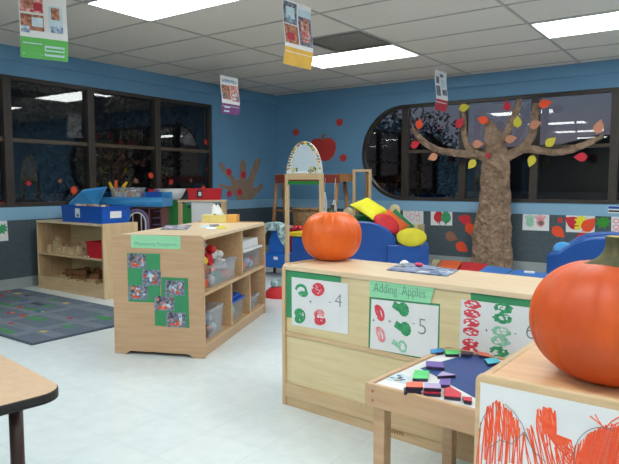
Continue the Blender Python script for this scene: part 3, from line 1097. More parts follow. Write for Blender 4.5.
tiles = [('cyan', [(430.4, 349.2), (443.7, 347.8), (443.2, 351.6), (431.3, 352.8)], 'bright blue tile at far left corner of activity table', 0),
         ('green', [(444.2, 349.4), (459.6, 349.7), (458.8, 353.8), (445.8, 353.8)], 'lime green tile beside the bright blue tile', 0),
         ('dark', [(461, 350.6), (473, 352.2), (471, 354.6), (461, 354)], 'dark maroon tile between the lime and orange tiles', 0),
         ('orange', [(477.4, 351.2), (489.4, 353.2), (489.6, 356.4), (479, 354.6)], 'orange red tile at the far edge of activity table', 0),
         ('aqua', [(484.6, 358.6), (497, 357.4), (500, 362), (488, 363.6)], 'aqua tile at the right of the navy shape', 0),
         ('purple', [(426, 360.8), (442.2, 361.8), (444.3, 367.4), (426.5, 366)], 'purple tile at the left tip of the navy shape', 0),
         ('green', [(414.6, 369.8), (429.2, 370.6), (427.8, 378.4), (412.6, 377.8)], 'large lime green square tile near the photo card', 0),
         ('lilac', [(437.4, 375.6), (442.2, 371.2), (455.8, 374.6)], 'lilac triangle tile on the navy shape', 0),
         ('purple', [(440.2, 378.6), (450.8, 378.6), (450, 384.8), (438.6, 384.4)], 'purple square tile below the lilac triangle', 0),
         ('dark', [(403.6, 386.8), (421.4, 386.8), (421, 391.2), (404, 390.8)], 'dark tile under the orange tile', -1),
         ('red', [(423.4, 386.6), (440.6, 386.8), (440.8, 392.6), (423.4, 391.8)], 'dark red tile under the lavender tile', -1),
         ('orange', [(406.4, 381.6), (423.2, 382.1), (422.9, 386.9), (405.6, 386.5)], 'orange tile along the front edge of activity table', 1),
         ('lilac', [(424.2, 382.7), (440.2, 383.4), (441.4, 388), (423.9, 387.4)], 'pale lavender tile beside the orange front tile', 1),
         ('red', [(443.8, 388.3), (450, 386.5), (461.5, 392.8), (460.6, 397.2), (444.4, 395.5)], 'red wedge tile at the front edge of activity table', 0),
         ('red', [(462.4, 396.3), (472.2, 397.2), (471.8, 401), (464.2, 399.9)], 'red tile half hidden by the foreground shelf', 0)]
for col, px, lab, lv in tiles:
    z1 = TZ + (.013 if lv <= 0 else .0255)
    z0 = TZ + (.0016 if lv <= 0 else .0140)
    if lv < 0:
        px = [(x, y + .6) for x, y in px]
    tp = zpoly(px, z1)
    b = MB().prism([V((p.x, p.y, z0)) for p in tp], (0, 0, z1 - z0 - .002), 0)
    b.prism([V((p.x, p.y, z1 - .002)) for p in tp], (0, 0, .002), 1)
    tag(b.build('pattern_tile', [tile_tops['dark'], tile_tops[col]]), lab, 'toy tile', 'pattern tiles on the activity table')

# ---- low table bottom left
t = thing('classroom_table', 'tan classroom table corner with black edge at bottom left', 'table', (-2.06, .63, 0), R(-7))
corner = V((-1.432, .905, 0))
Mc = Matrix.Translation(corner) @ Matrix.Rotation(R(-8), 4, 'Z')
pts = roundrect(-1.2, 0, -.62, 0, .075, 7)
b = MB(Mc)
b.prism([(x, y, .528) for x, y in pts], (0, 0, .006))
b.build('underside', black, t)
b = MB(Mc)
b.prism([(x, y, .534) for x, y in pts], (0, 0, .0185))
b.build('edge_band', black, t, bevel=.003)
b = MB(Mc)
pts2 = roundrect(-1.197, -.003, -.617, -.003, .072, 7)
b.prism([(x, y, .5526) for x, y in pts2], (0, 0, .0012))
b.build('tabletop', tabletop, t)
for x, y in ((-.165, -.075), (-1.08, -.075), (-.165, -.545), (-1.08, -.545)):
    b = MB(Mc)
    b.tube([(x, y, .0), (x, y, .53)], .0185, 16)
    b.build('leg', darkmetal, t)

# ---- block shelf at left wall
t = thing('storage_shelf', 'open maple shelf holding wooden blocks against the left wall', 'shelf', (-5.97, 3.47, 0), 0)
M1 = frame(t)
L1, D1, H1 = 1.135, .40, .712
MB(M1).bx(0, .02, 0, D1, 0, H1 - .02).build('side_panel', maple_v, t, bevel=.003)
MB(M1).bx(L1 - .024, L1, -.006, D1, 0, H1 + .004).build('side_panel', maple_v, t, bevel=.004)
MB(M1).bx(0, L1 - .024, -.002, D1, H1 - .02, H1).build('top', maple_top, t, bevel=.003)
MB(M1).bx(.02, L1 - .024, D1 - .012, D1, 0, H1 - .02).build('back_panel', ply, t)
for z in (.36, .075): MB(M1).bx(.02, L1 - .024, 0, D1 - .012, z, z + .02).build('shelf_board', maple, t, bevel=.002)
MB(M1).bx(.02, L1 - .024, .01, .025, 0, .075).build('kick_board', maple, t)
MB(M1).bx(.02, L1 - .024, -.001, .006, .095, .135).build('lip_rail', maple, t, bevel=.002)
rs = random.Random(21)
def blockrow(y, x0, x1, z, lab, grp, hmax=.06):
    x = x0
    tops = []
    while x < x1 - .05:
        w = rs.uniform(.05, .13); h = rs.uniform(.035, hmax); d = rs.uniform(.05, .09)
        if x + w > x1: break
        b = MB()
        kind = rs.random()
        cx, cy = -5.97 + x + w / 2, 3.47 + y
        ang = rs.uniform(-.12, .12)
        mm = Matrix.Translation((cx, cy, z)) @ Matrix.Rotation(ang, 4, 'Z')
        b.M = mm
        if kind < .5:
            b.bx(-w / 2, w / 2, -d / 2, d / 2, 0, h)
        elif kind < .75:
            n = 8
            b.prism([(-w / 2, -d / 2, 0)] + [(w / 2 * -math.cos(PI * k / n), -d / 2, h * .3 + h * .7 * math.sin(PI * k / n)) for k in range(n + 1)] + [(w / 2, -d / 2, 0)], (0, d, 0))
        else:
            b.tube([(0, 0, 0), (0, 0, h)], min(w, d) / 2, 14)
        tag(b.build('wooden_block', blockwood, bevel=.002), lab, 'block', grp)
        tops.append((x, w, h, kind))
        x += w + rs.uniform(.004, .03)
    return tops
UB = 'plain wooden building block piled on the upper shelf of block shelf'
for y in (.09, .19, .29):
    tp = blockrow(y, .09 if y < .15 else .06, .70 if y < .25 else 1.05, .3805, UB, 'wooden blocks on the upper shelf', .095)
    for (x, w, h, kd) in tp:
        if kd < .5 and w > .07 and rs.random() < .9:
            hh = rs.uniform(.03, .06)
            b = MB(Matrix.Translation((-5.97 + x + w / 2, 3.47 + y, .3808 + h)) @ Matrix.Rotation(rs.uniform(-.5, .5), 4, 'Z'))
            b.bx(-.055, .055, -.022, .022, 0, hh)
            tag(b.build('wooden_block', blockwood, bevel=.002), UB, 'block', 'wooden blocks on the upper shelf')
            if rs.random() < .7:
                b = MB(Matrix.Translation((-5.97 + x + w / 2, 3.47 + y, .3812 + h + hh)) @ Matrix.Rotation(rs.uniform(-.6, .6), 4, 'Z'))
                b.tube([(-.04, 0, .018), (.04, 0, .018)], .018, 12)
                tag(b.build('wooden_block', blockwood), UB, 'block', 'wooden blocks on the upper shelf')
LBk = 'darker wooden block lying on the bottom shelf of block shelf'
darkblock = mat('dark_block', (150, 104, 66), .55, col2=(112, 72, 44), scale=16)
bw = blockwood
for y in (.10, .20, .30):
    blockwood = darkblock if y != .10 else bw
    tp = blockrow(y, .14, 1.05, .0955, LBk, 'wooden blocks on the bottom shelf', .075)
    for (x, w, h, kd) in tp:
        if kd < .5 and w > .07:
            b = MB(Matrix.Translation((-5.97 + x + w / 2, 3.47 + y, .0958 + h)) @ Matrix.Rotation(rs.uniform(-.5, .5), 4, 'Z'))
            b.bx(-.05, .05, -.025, .025, 0, rs.uniform(.03, .06))
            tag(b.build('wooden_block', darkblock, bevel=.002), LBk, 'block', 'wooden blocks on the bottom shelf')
blockwood = bw
# red bin in block shelf
def bin_open(name, label, cat, M, w, d, h, m, wall=.006, taper=.9, parts=None):
    t = thing(name, label, cat, M.translation, M.to_euler().z)
    b = MB(M)
    def ringp(f, z, ins=0): 
        a, c = w / 2 * f - ins, d / 2 * f - ins
        return [(-a, -c, z), (a, -c, z), (a, c, z), (-a, c, z)]
    vs = ringp(taper, 0) + ringp(1, h) + ringp(1, h, wall) + ringp(taper, wall, wall)
    fs = [(0, 3, 2, 1)]
    for L0, L1_ in ((0, 4), (4, 8), (8, 12)):
        for k in range(4):
            fs.append((L0 + k, L0 + (k + 1) % 4, L1_ + (k + 1) % 4, L1_ + k))
    fs.append((12, 13, 14, 15))
    b.add(vs, fs)
    b.build('tub', m, t)
    b = MB(M)
    o = .008
    for a in ((-w / 2 - o, w / 2 + o, -d / 2 - o, -d / 2 + .001), (-w / 2 - o, w / 2 + o, d / 2 - .001, d / 2 + o), (-w / 2 - o, -w / 2 + .001, -d / 2 + .001, d / 2 - .001), (w / 2 - .001, w / 2 + o, -d / 2 + .001, d / 2 - .001)):
        b.bx(*a, h - .012, h)
    b.build('rim', m, t)
    return t
bin_open('storage_bin', 'small red bin on the upper shelf beside the wooden blocks', 'bin', Matrix.Translation((-5.01, 3.575, .3805)), .26, .17, .155, redpl)
for dx in (-.03, .02):
    tag(MB().ell((-5.16 + dx + .045, 3.481, .391), (.013, .008, .010)).build('small_white_toy', white_plastic), 'tiny white toy in front of the small red bin', 'toy', 'tiny white toys')

# blue box on the block shelf
t = bin_open('storage_bin', 'large royal blue bin with white label on the block shelf', 'bin', Matrix.Translation((-5.23, 3.67, H1 + .001)), .66, .33, .165, royal, taper=.97)
MX = Matrix.Translation((-5.23, 3.67, H1 + .001))
b = MB(MX); b.prism([(.3255, -.07, .05), (.3255, .06, .05), (.3285, .06, .115), (.3285, -.07, .115)], (.0012, 0, 0)); b.build('label', white_p, t.children[0])
b = MB(MX); b.prism([(-.10, -.1635, .05), (-.02, -.1635, .05), (-.015, -.1665, .14), (-.095, -.1665, .14)], (0, -.001, 0)); b.ell((-.055, -.168, .115), (.028, .001, .02), 1); b.ell((-.05, -.1665, .07), (.022, .001, .014), 2); b.build('sticker', [print_pale, white_p, print_dark], t.children[0])
for k in range(7):
    x = -.27 + k * .068
    b = MB(MX @ Matrix.Translation((x, -.02 + .03 * (k % 3), .150)) @ Matrix.Rotation(.5 * (k % 3) - .4, 4, 'Z'))
    b.bx(-.05, .05, -.02, .02, 0, .022)
    tag(b.build('wooden_block', darkblock if k in (3, 5) else blockwood, bevel=.002), 'wooden piece heaped in the large blue bin', 'block', 'wooden pieces in the blue bin')
b = MB(MX @ Matrix.Translation((0, 0, .01))); b.surf(lambda u, v: V((-.29 + .58 * u, -.13 + .26 * v, .132 + .014 * noise.noise(V((u * 9, v * 6, 2))))), 30, 16, 0, False, False)
tag(b.build('block_heap', blockwood), 'heap of wooden pieces filling the large blue bin', 'blocks', kind='stuff')

# ---- play rug
t0 = [(-3.86, 2.18), (-3.84, 3.27), (-6.04, 3.31), (-6.04, 2.22)]
rug_m = mat('rug_grey', (98, 110, 126), .95, col2=(84, 97, 112), scale=40)
rg, rr_, ro, rb, ry, rl = (mat('rug_green', (66, 132, 84), .95), mat('rug_red', (176, 54, 60), .95), mat('rug_road', (112, 122, 134), .95), mat('rug_blue', (60, 96, 150), .95), mat('rug_yellow', (204, 176, 92), .95), mat('rug_dark', (60, 68, 82), .95))
b = MB()
b.prism([(x, y, .001) for x, y in t0], (0, 0, .009), 0)
rs = random.Random(4)
def rp_(x, y, w, h, m, k, a=0):
    M_ = Matrix.Translation((x, y, .0101)) @ Matrix.Rotation(a, 4, 'Z')
    b.bx(-w / 2, w / 2, -h / 2, h / 2, 0, .00015 + k * .00006, m, M_)
for (y, w) in ((2.42, .10), (2.76, .10), (3.10, .10)): rp_(-4.95, y, 2.1, w, 3, 0)
for x in (-4.2, -4.72, -5.3, -5.75): rp_(x, 2.74, .10, 1.02, 3, 1)
n = 0
for gx in range(11):
    for gy in range(6):
        x = -5.95 + gx * .2 + rs.uniform(-.03, .03); y = 2.27 + gy * .175 + rs.uniform(-.02, .02)
        if not (-5.98 < x < -3.95): continue
        r = rs.random()
        if r < .48:
            rp_(x, y, rs.uniform(.10, .24), rs.uniform(.03, .08), 1 if r < .38 else rs.choice((1, 4, 6)), 2, rs.uniform(-.1, .1))
        if rs.random() < .58:
            c = rs.choice((2, 2, 4, 5, 2, 6))
            rp_(x + rs.uniform(-.03, .03), y, rs.uniform(.05, .1), rs.uniform(.04, .06), c, 3, rs.uniform(-.2, .2))
            rp_(x + rs.uniform(-.03, .03), y + .02, .03, .02, rs.choice((0, 5, 3, 4)), 4)
        n += 1
edge = [(-3.86, 2.18, -3.84, 3.27), (-3.86, 2.18, -6.04, 2.22)]
for (x0, y0, x1, y1) in edge:
    d = V((x1 - x0, y1 - y0, 0)); l = d.length; a = math.atan2(d.y, d.x)
    M_ = Matrix.Translation((x0, y0, .0101)) @ Matrix.Rotation(a, 4, 'Z')
    sg = 1 if x0 == x1 or abs(x1 - x0) < .1 else -1
    b.bx(0, l, 0, .018 * sg, 0, .0006, 6, M_) if sg > 0 else b.bx(0, l, -.018, 0, 0, .0006, 6, M_)
tag(b.build('play_rug', [rug_m, rg, rr_, ro, rb, ry, rl]), 'grey road-map play rug with red and green buildings on floor', 'rug')

# ================================================================ CONTENTS of photo shelf
def in_shelf(x, y, z, rz=0): return M @ Matrix.Translation((x, y, z)) @ Matrix.Rotation(rz, 4, 'Z')
toycols = {'red': (redpl, 'red'), 'yellow': (yellowpl, 'yellow'), 'orange': (mat('orange_plastic', (238, 104, 50), .4), 'orange'), 'green': (greenfab, 'green'), 'white': (white_plastic, 'white')}
t = bin_open('storage_bin', 'clear plastic bin heaped with bright toys in upper near cubby', 'bin', in_shelf(-.155, .44, .4125), .26, .50, .15, clear, taper=.92)
rs = random.Random(9)
spots = [(-.07, .13, .03, 'orange'), (-.06, .26, .03, 'white'), (-.07, .40, .03, 'green'), (-.07, .56, .03, 'orange'), (-.2, .2, .03, 'white'), (-.2, .42, .03, 'red'),
         (-.08, .18, .11, 'orange'), (-.07, .32, .10, 'orange'), (-.07, .48, .11, 'white'), (-.13, .60, .09, 'white'),
         (-.06, .15, .17, 'yellow'), (-.09, .27, .17, 'red'), (-.10, .40, .18, 'white'), (-.10, .53, .17, 'white'), (-.16, .24, .235, 'yellow'), (-.18, .42, .24, 'white'), (-.08, .345, .225, 'red')]
for i, (x, y, z, cc) in enumerate(spots):
    b = MB(in_shelf(x - .03, y + .06, .418 + z - .03, rs.uniform(-1, 1)))
    if i % 3 == 0: b.tube([(-.04, 0, .03), (.04, 0, .03)], .028, 14)
    elif i % 3 == 1: b.ell((0, 0, .032), (.045, .034, .032))
    else: b.prism([(-.05, -.03, 0), (.05, -.03, 0), (.035, -.03, .06), (-.02, -.03, .07)], (0, .06, 0))
    tag(b.build('toy_piece', toycols[cc][0], bevel=.004 if i % 3 == 2 else 0), toycols[cc][1] + ' plastic toy piece in the clear bin of the upper near cubby', 'toy', 'toy pieces in the clear bin')
# white lidded box, upper far
def lidded(name, label, Mx, w, d, h, body, lid, tilt=0):
    t = thing(name, label, 'bin', Mx.translation, Mx.to_euler().z)
    b = MB(Mx)
    pts = []
    vs = []
    for f, z in ((.86, 0), (1, h)):
        vs += [(-w / 2 * f, -d / 2 * f, z), (w / 2 * f, -d / 2 * f, z), (w / 2 * f, d / 2 * f, z), (-w / 2 * f, d / 2 * f, z)]
    b.add(vs, [(0, 3, 2, 1), (0, 1, 5, 4), (1, 2, 6, 5), (2, 3, 7, 6), (3, 0, 4, 7)])
    b.build('tub', body, t)
    b = MB(Mx)
    b.bx(-w / 2 - .01, w / 2 + .01, -d / 2 - .01, d / 2 + .01, h - .012, h + .006)
    b.bx(-w / 2 + .02, w / 2 - .02, -d / 2 + .02, d / 2 - .02, h + .006, h + .022 + tilt)
    b.build('lid', lid, t, bevel=.006)
    return t
lidded('storage_box', 'clear storage box with white lid in the upper far cubby', in_shelf(-.155, 1.08, .4125), .27, .47, .17, clear, white_plastic, .05)
for i, (x, y) in enumerate(((-.06, .95), (-.06, 1.12), (-.08, 1.22), (-.18, 1.05))):
    b = MB(in_shelf(x - .02, y, .418)); b.ell((0, 0, .04), (.045, .06, .04))
    tag(b.build('toy_piece', [orangefab, print_blue, redfab, white_plastic][i]), ('red and orange', 'blue', 'red', 'white')[i] + ' toy seen through the white-lidded box', 'toy', 'toys in the white-lidded box')
# lower cubbies
bin_open('storage_bin', 'clear bin in the lowest near cubby', 'bin', in_shelf(-.14, .29, .0825), .22, .26, .19, clear, taper=.93)
for i, (x, y, z, m_) in enumerate(((-.08, .24, .0, skin_a), (-.09, .33, .0, print_pale), (-.16, .28, .0, white_plastic), (-.10, .28, .07, print_blue))):
    b = MB(in_shelf(x, y, .089 + z)); b.ell((0, 0, .035), (.04, .045, .035))
    tag(b.build('toy_piece', m_), ('tan', 'pale', 'white', 'grey blue')[i] + ' toy inside the clear bin of the lowest near cubby', 'toy', 'toys in the low clear bin')
lidded('storage_box', 'clear box with royal blue lid in the lower middle cubby', in_shelf(-.14, .76, .0825), .2, .30, .15, clear, royal, .01)
b = MB(in_shelf(-.14, .76, .084)); b.ell((0, 0, .06), (.07, .11, .055))
tag(b.build('toy_piece', palegreenp), 'pale green toy inside the blue-lidded box', 'toy')
t = bin_open('storage_bin', 'shallow white bin with orange item in the lower far cubby', 'bin', in_shelf(-.14, 1.18, .0825), .2, .26, .10, clear, taper=.9)
b = MB(in_shelf(-.12, 1.15, .100, .3) @ Matrix.Rotation(R(58), 4, 'X')); b.bx(-.06, .06, -.0, .15, -.008, .008)
tag(b.build('book', [orangefab], bevel=.002), 'orange board book leaning in the lower far cubby', 'book')
# on top of photo shelf
P = [GZ(x, y, H - .006) for x, y in ((166, 225.4), (192, 225.0), (187, 229.6), (160, 229.8))]
b = MB().prism(P, (0, 0, .002), 0)
for k in range(8):
    u, v = rs.uniform(.15, .85), rs.uniform(.2, .8)
    p = (P[0] * (1 - u) + P[1] * u) * (1 - v) + (P[3] * (1 - u) + P[2] * u) * v
    b.bx(p.x - .03, p.x + .03, p.y - .02, p.y + .02, p.z + .0021, p.z + .0022 + k * .00002, rs.choice((1, 2)))
tag(b.build('printed_sheet', [print_dark, print_red, print_pale]), 'dark printed sheet lying on top of the photo shelf', 'paper')
for i, (x, y) in enumerate(((205, 226.6), (214, 225.6), (221, 227.6), (211, 228.6))):
    P = [GZ(x + dx, y + dy, H - .006) for dx, dy in ((-5, -.8), (4, -1.2), (6, .9), (-4, 1.2))]
    tag(MB().prism(P, (0, 0, .0015 + .0012 * i)).build('paper_scrap', [print_pale, print_dark, leaf_yel, white_p][i]), ('pale', 'dark', 'yellow', 'white')[i] + ' paper scrap on the photo shelf top near the tissue box', 'paper', 'paper scraps on the photo shelf')
p = GZ(221, 222.2, H - .008)
Mx = Matrix.Translation((p.x, p.y, H - .0075)) @ Matrix.Rotation(R(28), 4, 'Z')
t = thing('tissue_box', 'yellow and amber tissue box with white tissue on photo shelf', 'tissue box', Mx.translation, R(28))
MB(Mx).bx(-.15, .06, -.055, .055, 0, .062).build('carton', tissue_y, t, bevel=.003)
MB(Mx).bx(.061, .15, -.05, .05, 0, .066).build('carton_end', tissue_o, t, bevel=.003)
b = MB(Mx)
b.surf(lambda u, v: V((-.03 + (.055 - .03 * v) * math.cos(2 * PI * u) * (1 + .35 * noise.noise(V((u * 7, v * 3, 2)))) - .02 * v, .03 * math.sin(2 * PI * u) * (1 - v * .8), .062 + .085 * v + .012 * math.sin(u * 20))), 24, 6)
b.build('tissue', white_p, t)

# ================================================================ BEHIND: dollhouse, kitchen
class Loc:
    """a local frame turned about z; px() reads local x and z on its front plane"""

    def __init__(s, px, py, Y, rz):
        a = GY(px, py, Y)
        s.o = V((a.x, a.y, 0)); s.rz = rz
        s.U = V((math.cos(rz), math.sin(rz), 0)); s.n = V((math.sin(rz), -math.cos(rz), 0))
        s.M = Matrix.Translation(s.o) @ Matrix.Rotation(rz, 4, 'Z')

    def xz(s, x, y, back=0):
        p = GP(x, y, s.o - s.n * back, s.n)
        return (p - s.o).dot(s.U), p.z


DH = Loc(132, 215, 4.55, R(33))
t = thing('dollhouse', 'toy house with blue roof and lavender arched windows behind block shelf', 'dollhouse', DH.o, DH.rz)
x0, _ = DH.xz(94, 215); x1, _ = DH.xz(162, 215); xm, _ = DH.xz(150, 215); xw, _ = DH.xz(126, 215)
_, zr0 = DH.xz(130, 207); _, zr1 = DH.xz(130, 197); _, zt0 = DH.xz(130, 192, .3)
zw1 = zr0 - .015
MD = DH.M
b = MB(MD)
b.bx(x0, xw, 0, .02, 0, zr0).bx(xm - .02, xm, 0, .02, 0, zr0).bx(x1 - .02, x1, 0, .02, 0, zr0).bx(xw, x1, 0, .02, 0, .50).bx(xw, x1, 0, .02, zr0 - .02, zr0)
b.bx(x0, x0 + .02, .02, .30, 0, zr0).bx(x1 - .02, x1, .02, .30, 0, zr0).bx(x0, x1, .28, .30, 0, zr0)
b.build('wall', brownpl, t)
b = MB(MD)
def archf(ca, w, z0, z1, m, th=.022):
    n = 10
    ro, ri = w / 2, w / 2 - th
    hr = (z1 - z0) * .5
    P1 = [(ca - ro, z0)] + [(ca - ro * math.cos(PI * k / n), z1 - hr + hr * math.sin(PI * k / n)) for k in range(n + 1)] + [(ca + ro, z0)]
    P2 = [(ca - ri, z0)] + [(ca - ri * math.cos(PI * k / n), z1 - hr + (hr - th) * math.sin(PI * k / n)) for k in range(n + 1)] + [(ca + ri, z0)]
    for i in range(len(P1) - 1):
        b.prism([(P1[i][0], -.018, P1[i][1]), (P1[i + 1][0], -.018, P1[i + 1][1]), (P2[i + 1][0], -.018, P2[i + 1][1]), (P2[i][0], -.018, P2[i][1])], (0, .017, 0), m)
cw = (xw + xm) / 2 - .01
archf(cw, xm - xw, .50, zr0 - .02, 0)
fr_ = b.build('window_arch', lavender, t)
b = MB(MD)
archf(cw, (xm - xw) * .78, .50, zr0 - .055, 0, .016)
b.bx(cw - .055, cw - .045, -.012, -.001, .5, zr0 - .09).bx(cw + .045, cw + .055, -.012, -.001, .5, zr0 - .09)
b.build('window_bars', white_plastic, fr_)
b = MB(MD)
for z in (.60, .68, .76): b.bx(xm, x1 - .02, .10, .25, z, z + .012)
b.build('inner_shelf', lavender, t)
# roof: a trough with a fat rounded front edge
xr0, _ = DH.xz(96, 200); xr1, _ = DH.xz(164.5, 200)
b = MB(MD)
zc_ = (zr0 + zr1) / 2
b.bx(xr0, xr1, -.02, .34, zr0 + .001, zr1 - .012)
b.bx(xr0, xr1, .33, .36, zr0 + .001, zt0)
b.bx(xr0, xr0 + .03, .0, .33, zr1 - .02, zt0)
b.tube([(xr0, -.03, zc_), (xr1, -.03, zc_)], (zr1 - zr0) / 2, 16)
rf_ = b.build('roof', sky, t, bevel=.01)
b = MB()
b.prism([GY(68, 205, 3.93), GY(97, 207.5, 3.95), GY(107, 188, 4.30), GY(83, 191, 4.06)], (0, .006, .022))
b.build('roof_slope', sky, rf_, bevel=.006)
MB().bx(-6.05, -5.72, 4.0, 4.16, 0, .82).build('side_wing', sky, t, bevel=.01)
# clear bin on dollhouse roof
t = bin_open('storage_bin', 'clear bin of yellow and white toys on the blue toy roof', 'bin', DH.M @ Matrix.Translation((DH.xz(124, 195)[0], .14, zr1 - .011)), .36, .20, .12, clear, taper=.9)
MDB = DH.M @ Matrix.Translation((DH.xz(124, 195)[0], .14, zr1 - .010))
rs = random.Random(31)
for i in range(12):
    x = -.135 + (i % 6) * .053; y = -.04 + .08 * (i // 6)
    c_ = ('yellow', 'white', 'white', 'orange')[i % 4]
    b = MB(MDB @ Matrix.Translation((x, y, .008)) @ Matrix.Rotation(rs.uniform(-.8, .8), 4, 'Z') @ Matrix.Rotation(rs.uniform(-.3, .3), 4, 'Y'))
    b.bx(-.024, .024, -.02, .02, 0, rs.uniform(.05, .085))
    tag(b.build('toy_piece', toycols[c_][0], bevel=.005), c_ + ' toy piece in the clear bin on the blue toy roof', 'toy', 'toy pieces in the roof bin')
for i, (x, z, a, c_) in enumerate(((-.16, .085, -.6, 'yellow'), (-.13, .095, -.1, 'orange'), (-.06, .09, .45, 'yellow'))):
    b = MB(MDB @ Matrix.Translation((x, -.03, z)) @ Matrix.Rotation(a, 4, 'Y')); b.tube([(0, 0, -.03), (0, 0, .05), (.012, 0, .11)], [.012, .02, .014], 10)
    tag(b.build('toy_tool', toycols[c_][0]), c_ + (' toy handle sticking out at left of the roof bin', ' toy handle sticking up between the yellow ones', ' toy handle leaning right out of the roof bin')[i], 'toy')
b = MB(DH.M @ Matrix.Translation((DH.xz(149, 195)[0], .18, zr1 - .011)))
b.box((0, 0, .035), (.16, .1, .07), 0).box((-.02, -.02, .085), (.06, .05, .03), 1).ell((.04, .0, .085), (.035, .03, .02), 2)
tag(b.build('toy_vehicle', [royal, redpl, lavender], bevel=.004), 'small blue, red and purple toy right of the roof bin', 'toy')
# kitchen unit
KH = Loc(165, 215, 5.15, R(40))
MK = KH.M
t = thing('play_kitchen', 'wood framed play cabinet with green and white panels', 'cabinet', KH.o, KH.rz)
def kx(x): return KH.xz(x, 212)[0]
zt = KH.xz(200, 202)[1]
for (a, c) in ((178, 182.5), (221, 225.8)):
    MB(MK).bx(kx(a), kx(c), 0, .04, 0, zt - .001).build('post', maple_v, t, bevel=.003)
    MB(MK).bx(kx(a), kx(c), .26, .30, 0, zt - .001).build('post', maple_v, t, bevel=.003)
MB(MK).bx(kx(177.5), kx(226.3), -.01, .31, zt, zt + .025).build('top', maple_top, t, bevel=.003)
MB(MK).bx(kx(164.5), kx(177.8), .01, .30, 0, zt + .02).build('green_side', greenpl, t, bevel=.004)
gd = MB(MK).bx(kx(182.8), kx(191), .02, .035, .3, zt - .03).build('green_door', greenpl, t, bevel=.003)
MB(MK).bx(kx(191.4), kx(213), .015, .035, .3, zt - .005).build('white_door', white_plastic, t, bevel=.003)
MB(MK).bx(kx(213.2), kx(220.8), .22, .24, .3, zt - .03).build('hole_shade', darkmetal, t)  # dark sheet standing in for the shade inside the open hole
MB(MK).bx(kx(182.8), kx(220.8), .04, .25, .27, .295).build('shelf_board', maple, t)
MB(MK).bx(kx(187.5), kx(190.4), .010, .0195, zt - .075, zt - .05).build('handle', black, gd)
MBW = MK @ Matrix.Translation((kx(170), .06, zt + .026))
t = thing('bowl', 'wide white plastic bowl perched on the play cabinet', 'bowl', MBW.translation)
b = MB(MBW)
b.lathe([(.0, .0), (.10, .0), (.14, .03), (.17, .08), (.20, .14), (.193, .142), (.16, .082), (.13, .035), (.09, .01), (0, .008)], (0, 0, 0), 30)
b.build('shell', white_plastic, t)
MRB = MK @ Matrix.Translation((kx(204), .175, zt + .026))
t = bin_open('storage_bin', 'long red plastic bin on top of the play cabinet', 'bin', MRB, (kx(221) - kx(187)), .22, .145, redpl, taper=.93)
b = MB(MRB); b.box((-.06, -.1125, .075), (.07, .002, .09), 0, (R(-3), 0, 0)); b.box((-.055, -.1143, .075), (.035, .002, .05), 1, (R(-3), 0, 0.0))
b.build('sticker', [black, white_p], t.children[0])

# ================================================================ TREE on back wall
YT = 7.51
t = thing('paper_tree', 'large crumpled brown paper tree climbing the back wall', 'paper tree', GY(492, 262, YT) * 1.0, 0)
tl_ = GY(492, 262, YT); t.location = (tl_.x, YT, 0); TM[t.name] = Matrix.Translation((tl_.x, YT, 0))
def TP(x, y, Y=YT): return GY(x, y, Y)
def TR(w, p): return w * depth(p) / F
def limb(name, px, n=20, crump=.2, flat=.55, sub=6, Y=YT):
    pts = [TP(x, y, Y) for x, y, w in px]
    rad = [TR(w, p) for (x, y, w), p in zip(px, pts)]
    if name == 'trunk':
        pts[0] = V((pts[0].x, pts[0].y, .0))
    MB().tube(pts, rad, n, 0, True, flat, 9, 9, sub).build(name, kraft, t)
limb('trunk', [(491.5, 264, 23.5), (491.5, 245, 21), (492.5, 228, 19), (493.5, 212, 18.6), (494.5, 200, 16.6), (495, 180, 16), (495.5, 163, 15.2), (495, 150, 11.5), (493, 138, 9.5), (490, 127, 6.5), (488.5, 120, 3.5)], 110, .13, .42, 16)
limb('branch', [(488, 158, 5.16), (478, 155, 4.73), (466, 154, 4.30), (453, 152.8, 3.96), (440, 150.5, 3.78), (428, 145, 3.44), (419, 137, 2.92), (411.5, 128, 1.89)], 26, sub=10)
limb('branch', [(484, 158, 4.30), (474, 152, 3.96), (467, 145, 3.61), (464.5, 134, 3.35), (464, 124, 3.10), (463.5, 112, 2.24)], 26, sub=10)
limb('branch', [(497, 150, 4.30), (503, 140, 4.30), (509, 128, 4.13), (514, 117, 3.96), (517, 108, 3.61), (519, 99, 2.75)], 26, sub=10)
limb('branch', [(502, 160, 5.16), (511, 155, 5.16), (521, 149, 4.82), (529, 140, 4.47), (534, 128, 4.30), (535, 115, 3.96), (536, 103, 3.10)], 26, sub=10)
limb('branch', [(520, 150, 4.30), (531, 149, 4.13), (545, 151.5, 3.96), (558, 152.5, 3.96), (571, 149.5, 3.96), (584, 145, 3.61), (595, 140, 3.27), (603.5, 135, 2.58)], 26, sub=10)
lv = [(419.4, 124.2, leaf_or, 'orange', 80, 1), (415, 144.5, leaf_red, 'red', 20, 1), (433, 157, leaf_tan, 'tan', 200, 1), (464, 107.6, leaf_yel, 'yellow', 10, 1), (459.5, 123, leaf_red, 'red', 60, 1), (483, 120, leaf_or, 'orange', 160, 1),
      (477.5, 144, leaf_tan, 'tan', 0, 1), (472, 164, leaf_yel, 'yellow', 230, 1), (507, 106, leaf_red, 'red', 100, .9), (488, 155.5, leaf_red, 'red', 60, .55), (517.5, 122, leaf_yel, 'yellow', 90, 1), (510.5, 139, leaf_tan, 'tan', 10, 1),
      (535, 124.5, leaf_tan, 'tan', 20, 1), (545, 103.8, leaf_or, 'orange', 10, 1.05), (550.4, 142, leaf_yel, 'yellow', 40, 1), (531.6, 160.8, leaf_yel, 'yellow', 250, 1), (581, 157, leaf_red, 'red', 180, 1), (598.8, 127, leaf_tan, 'tan', 75, 1.1)]
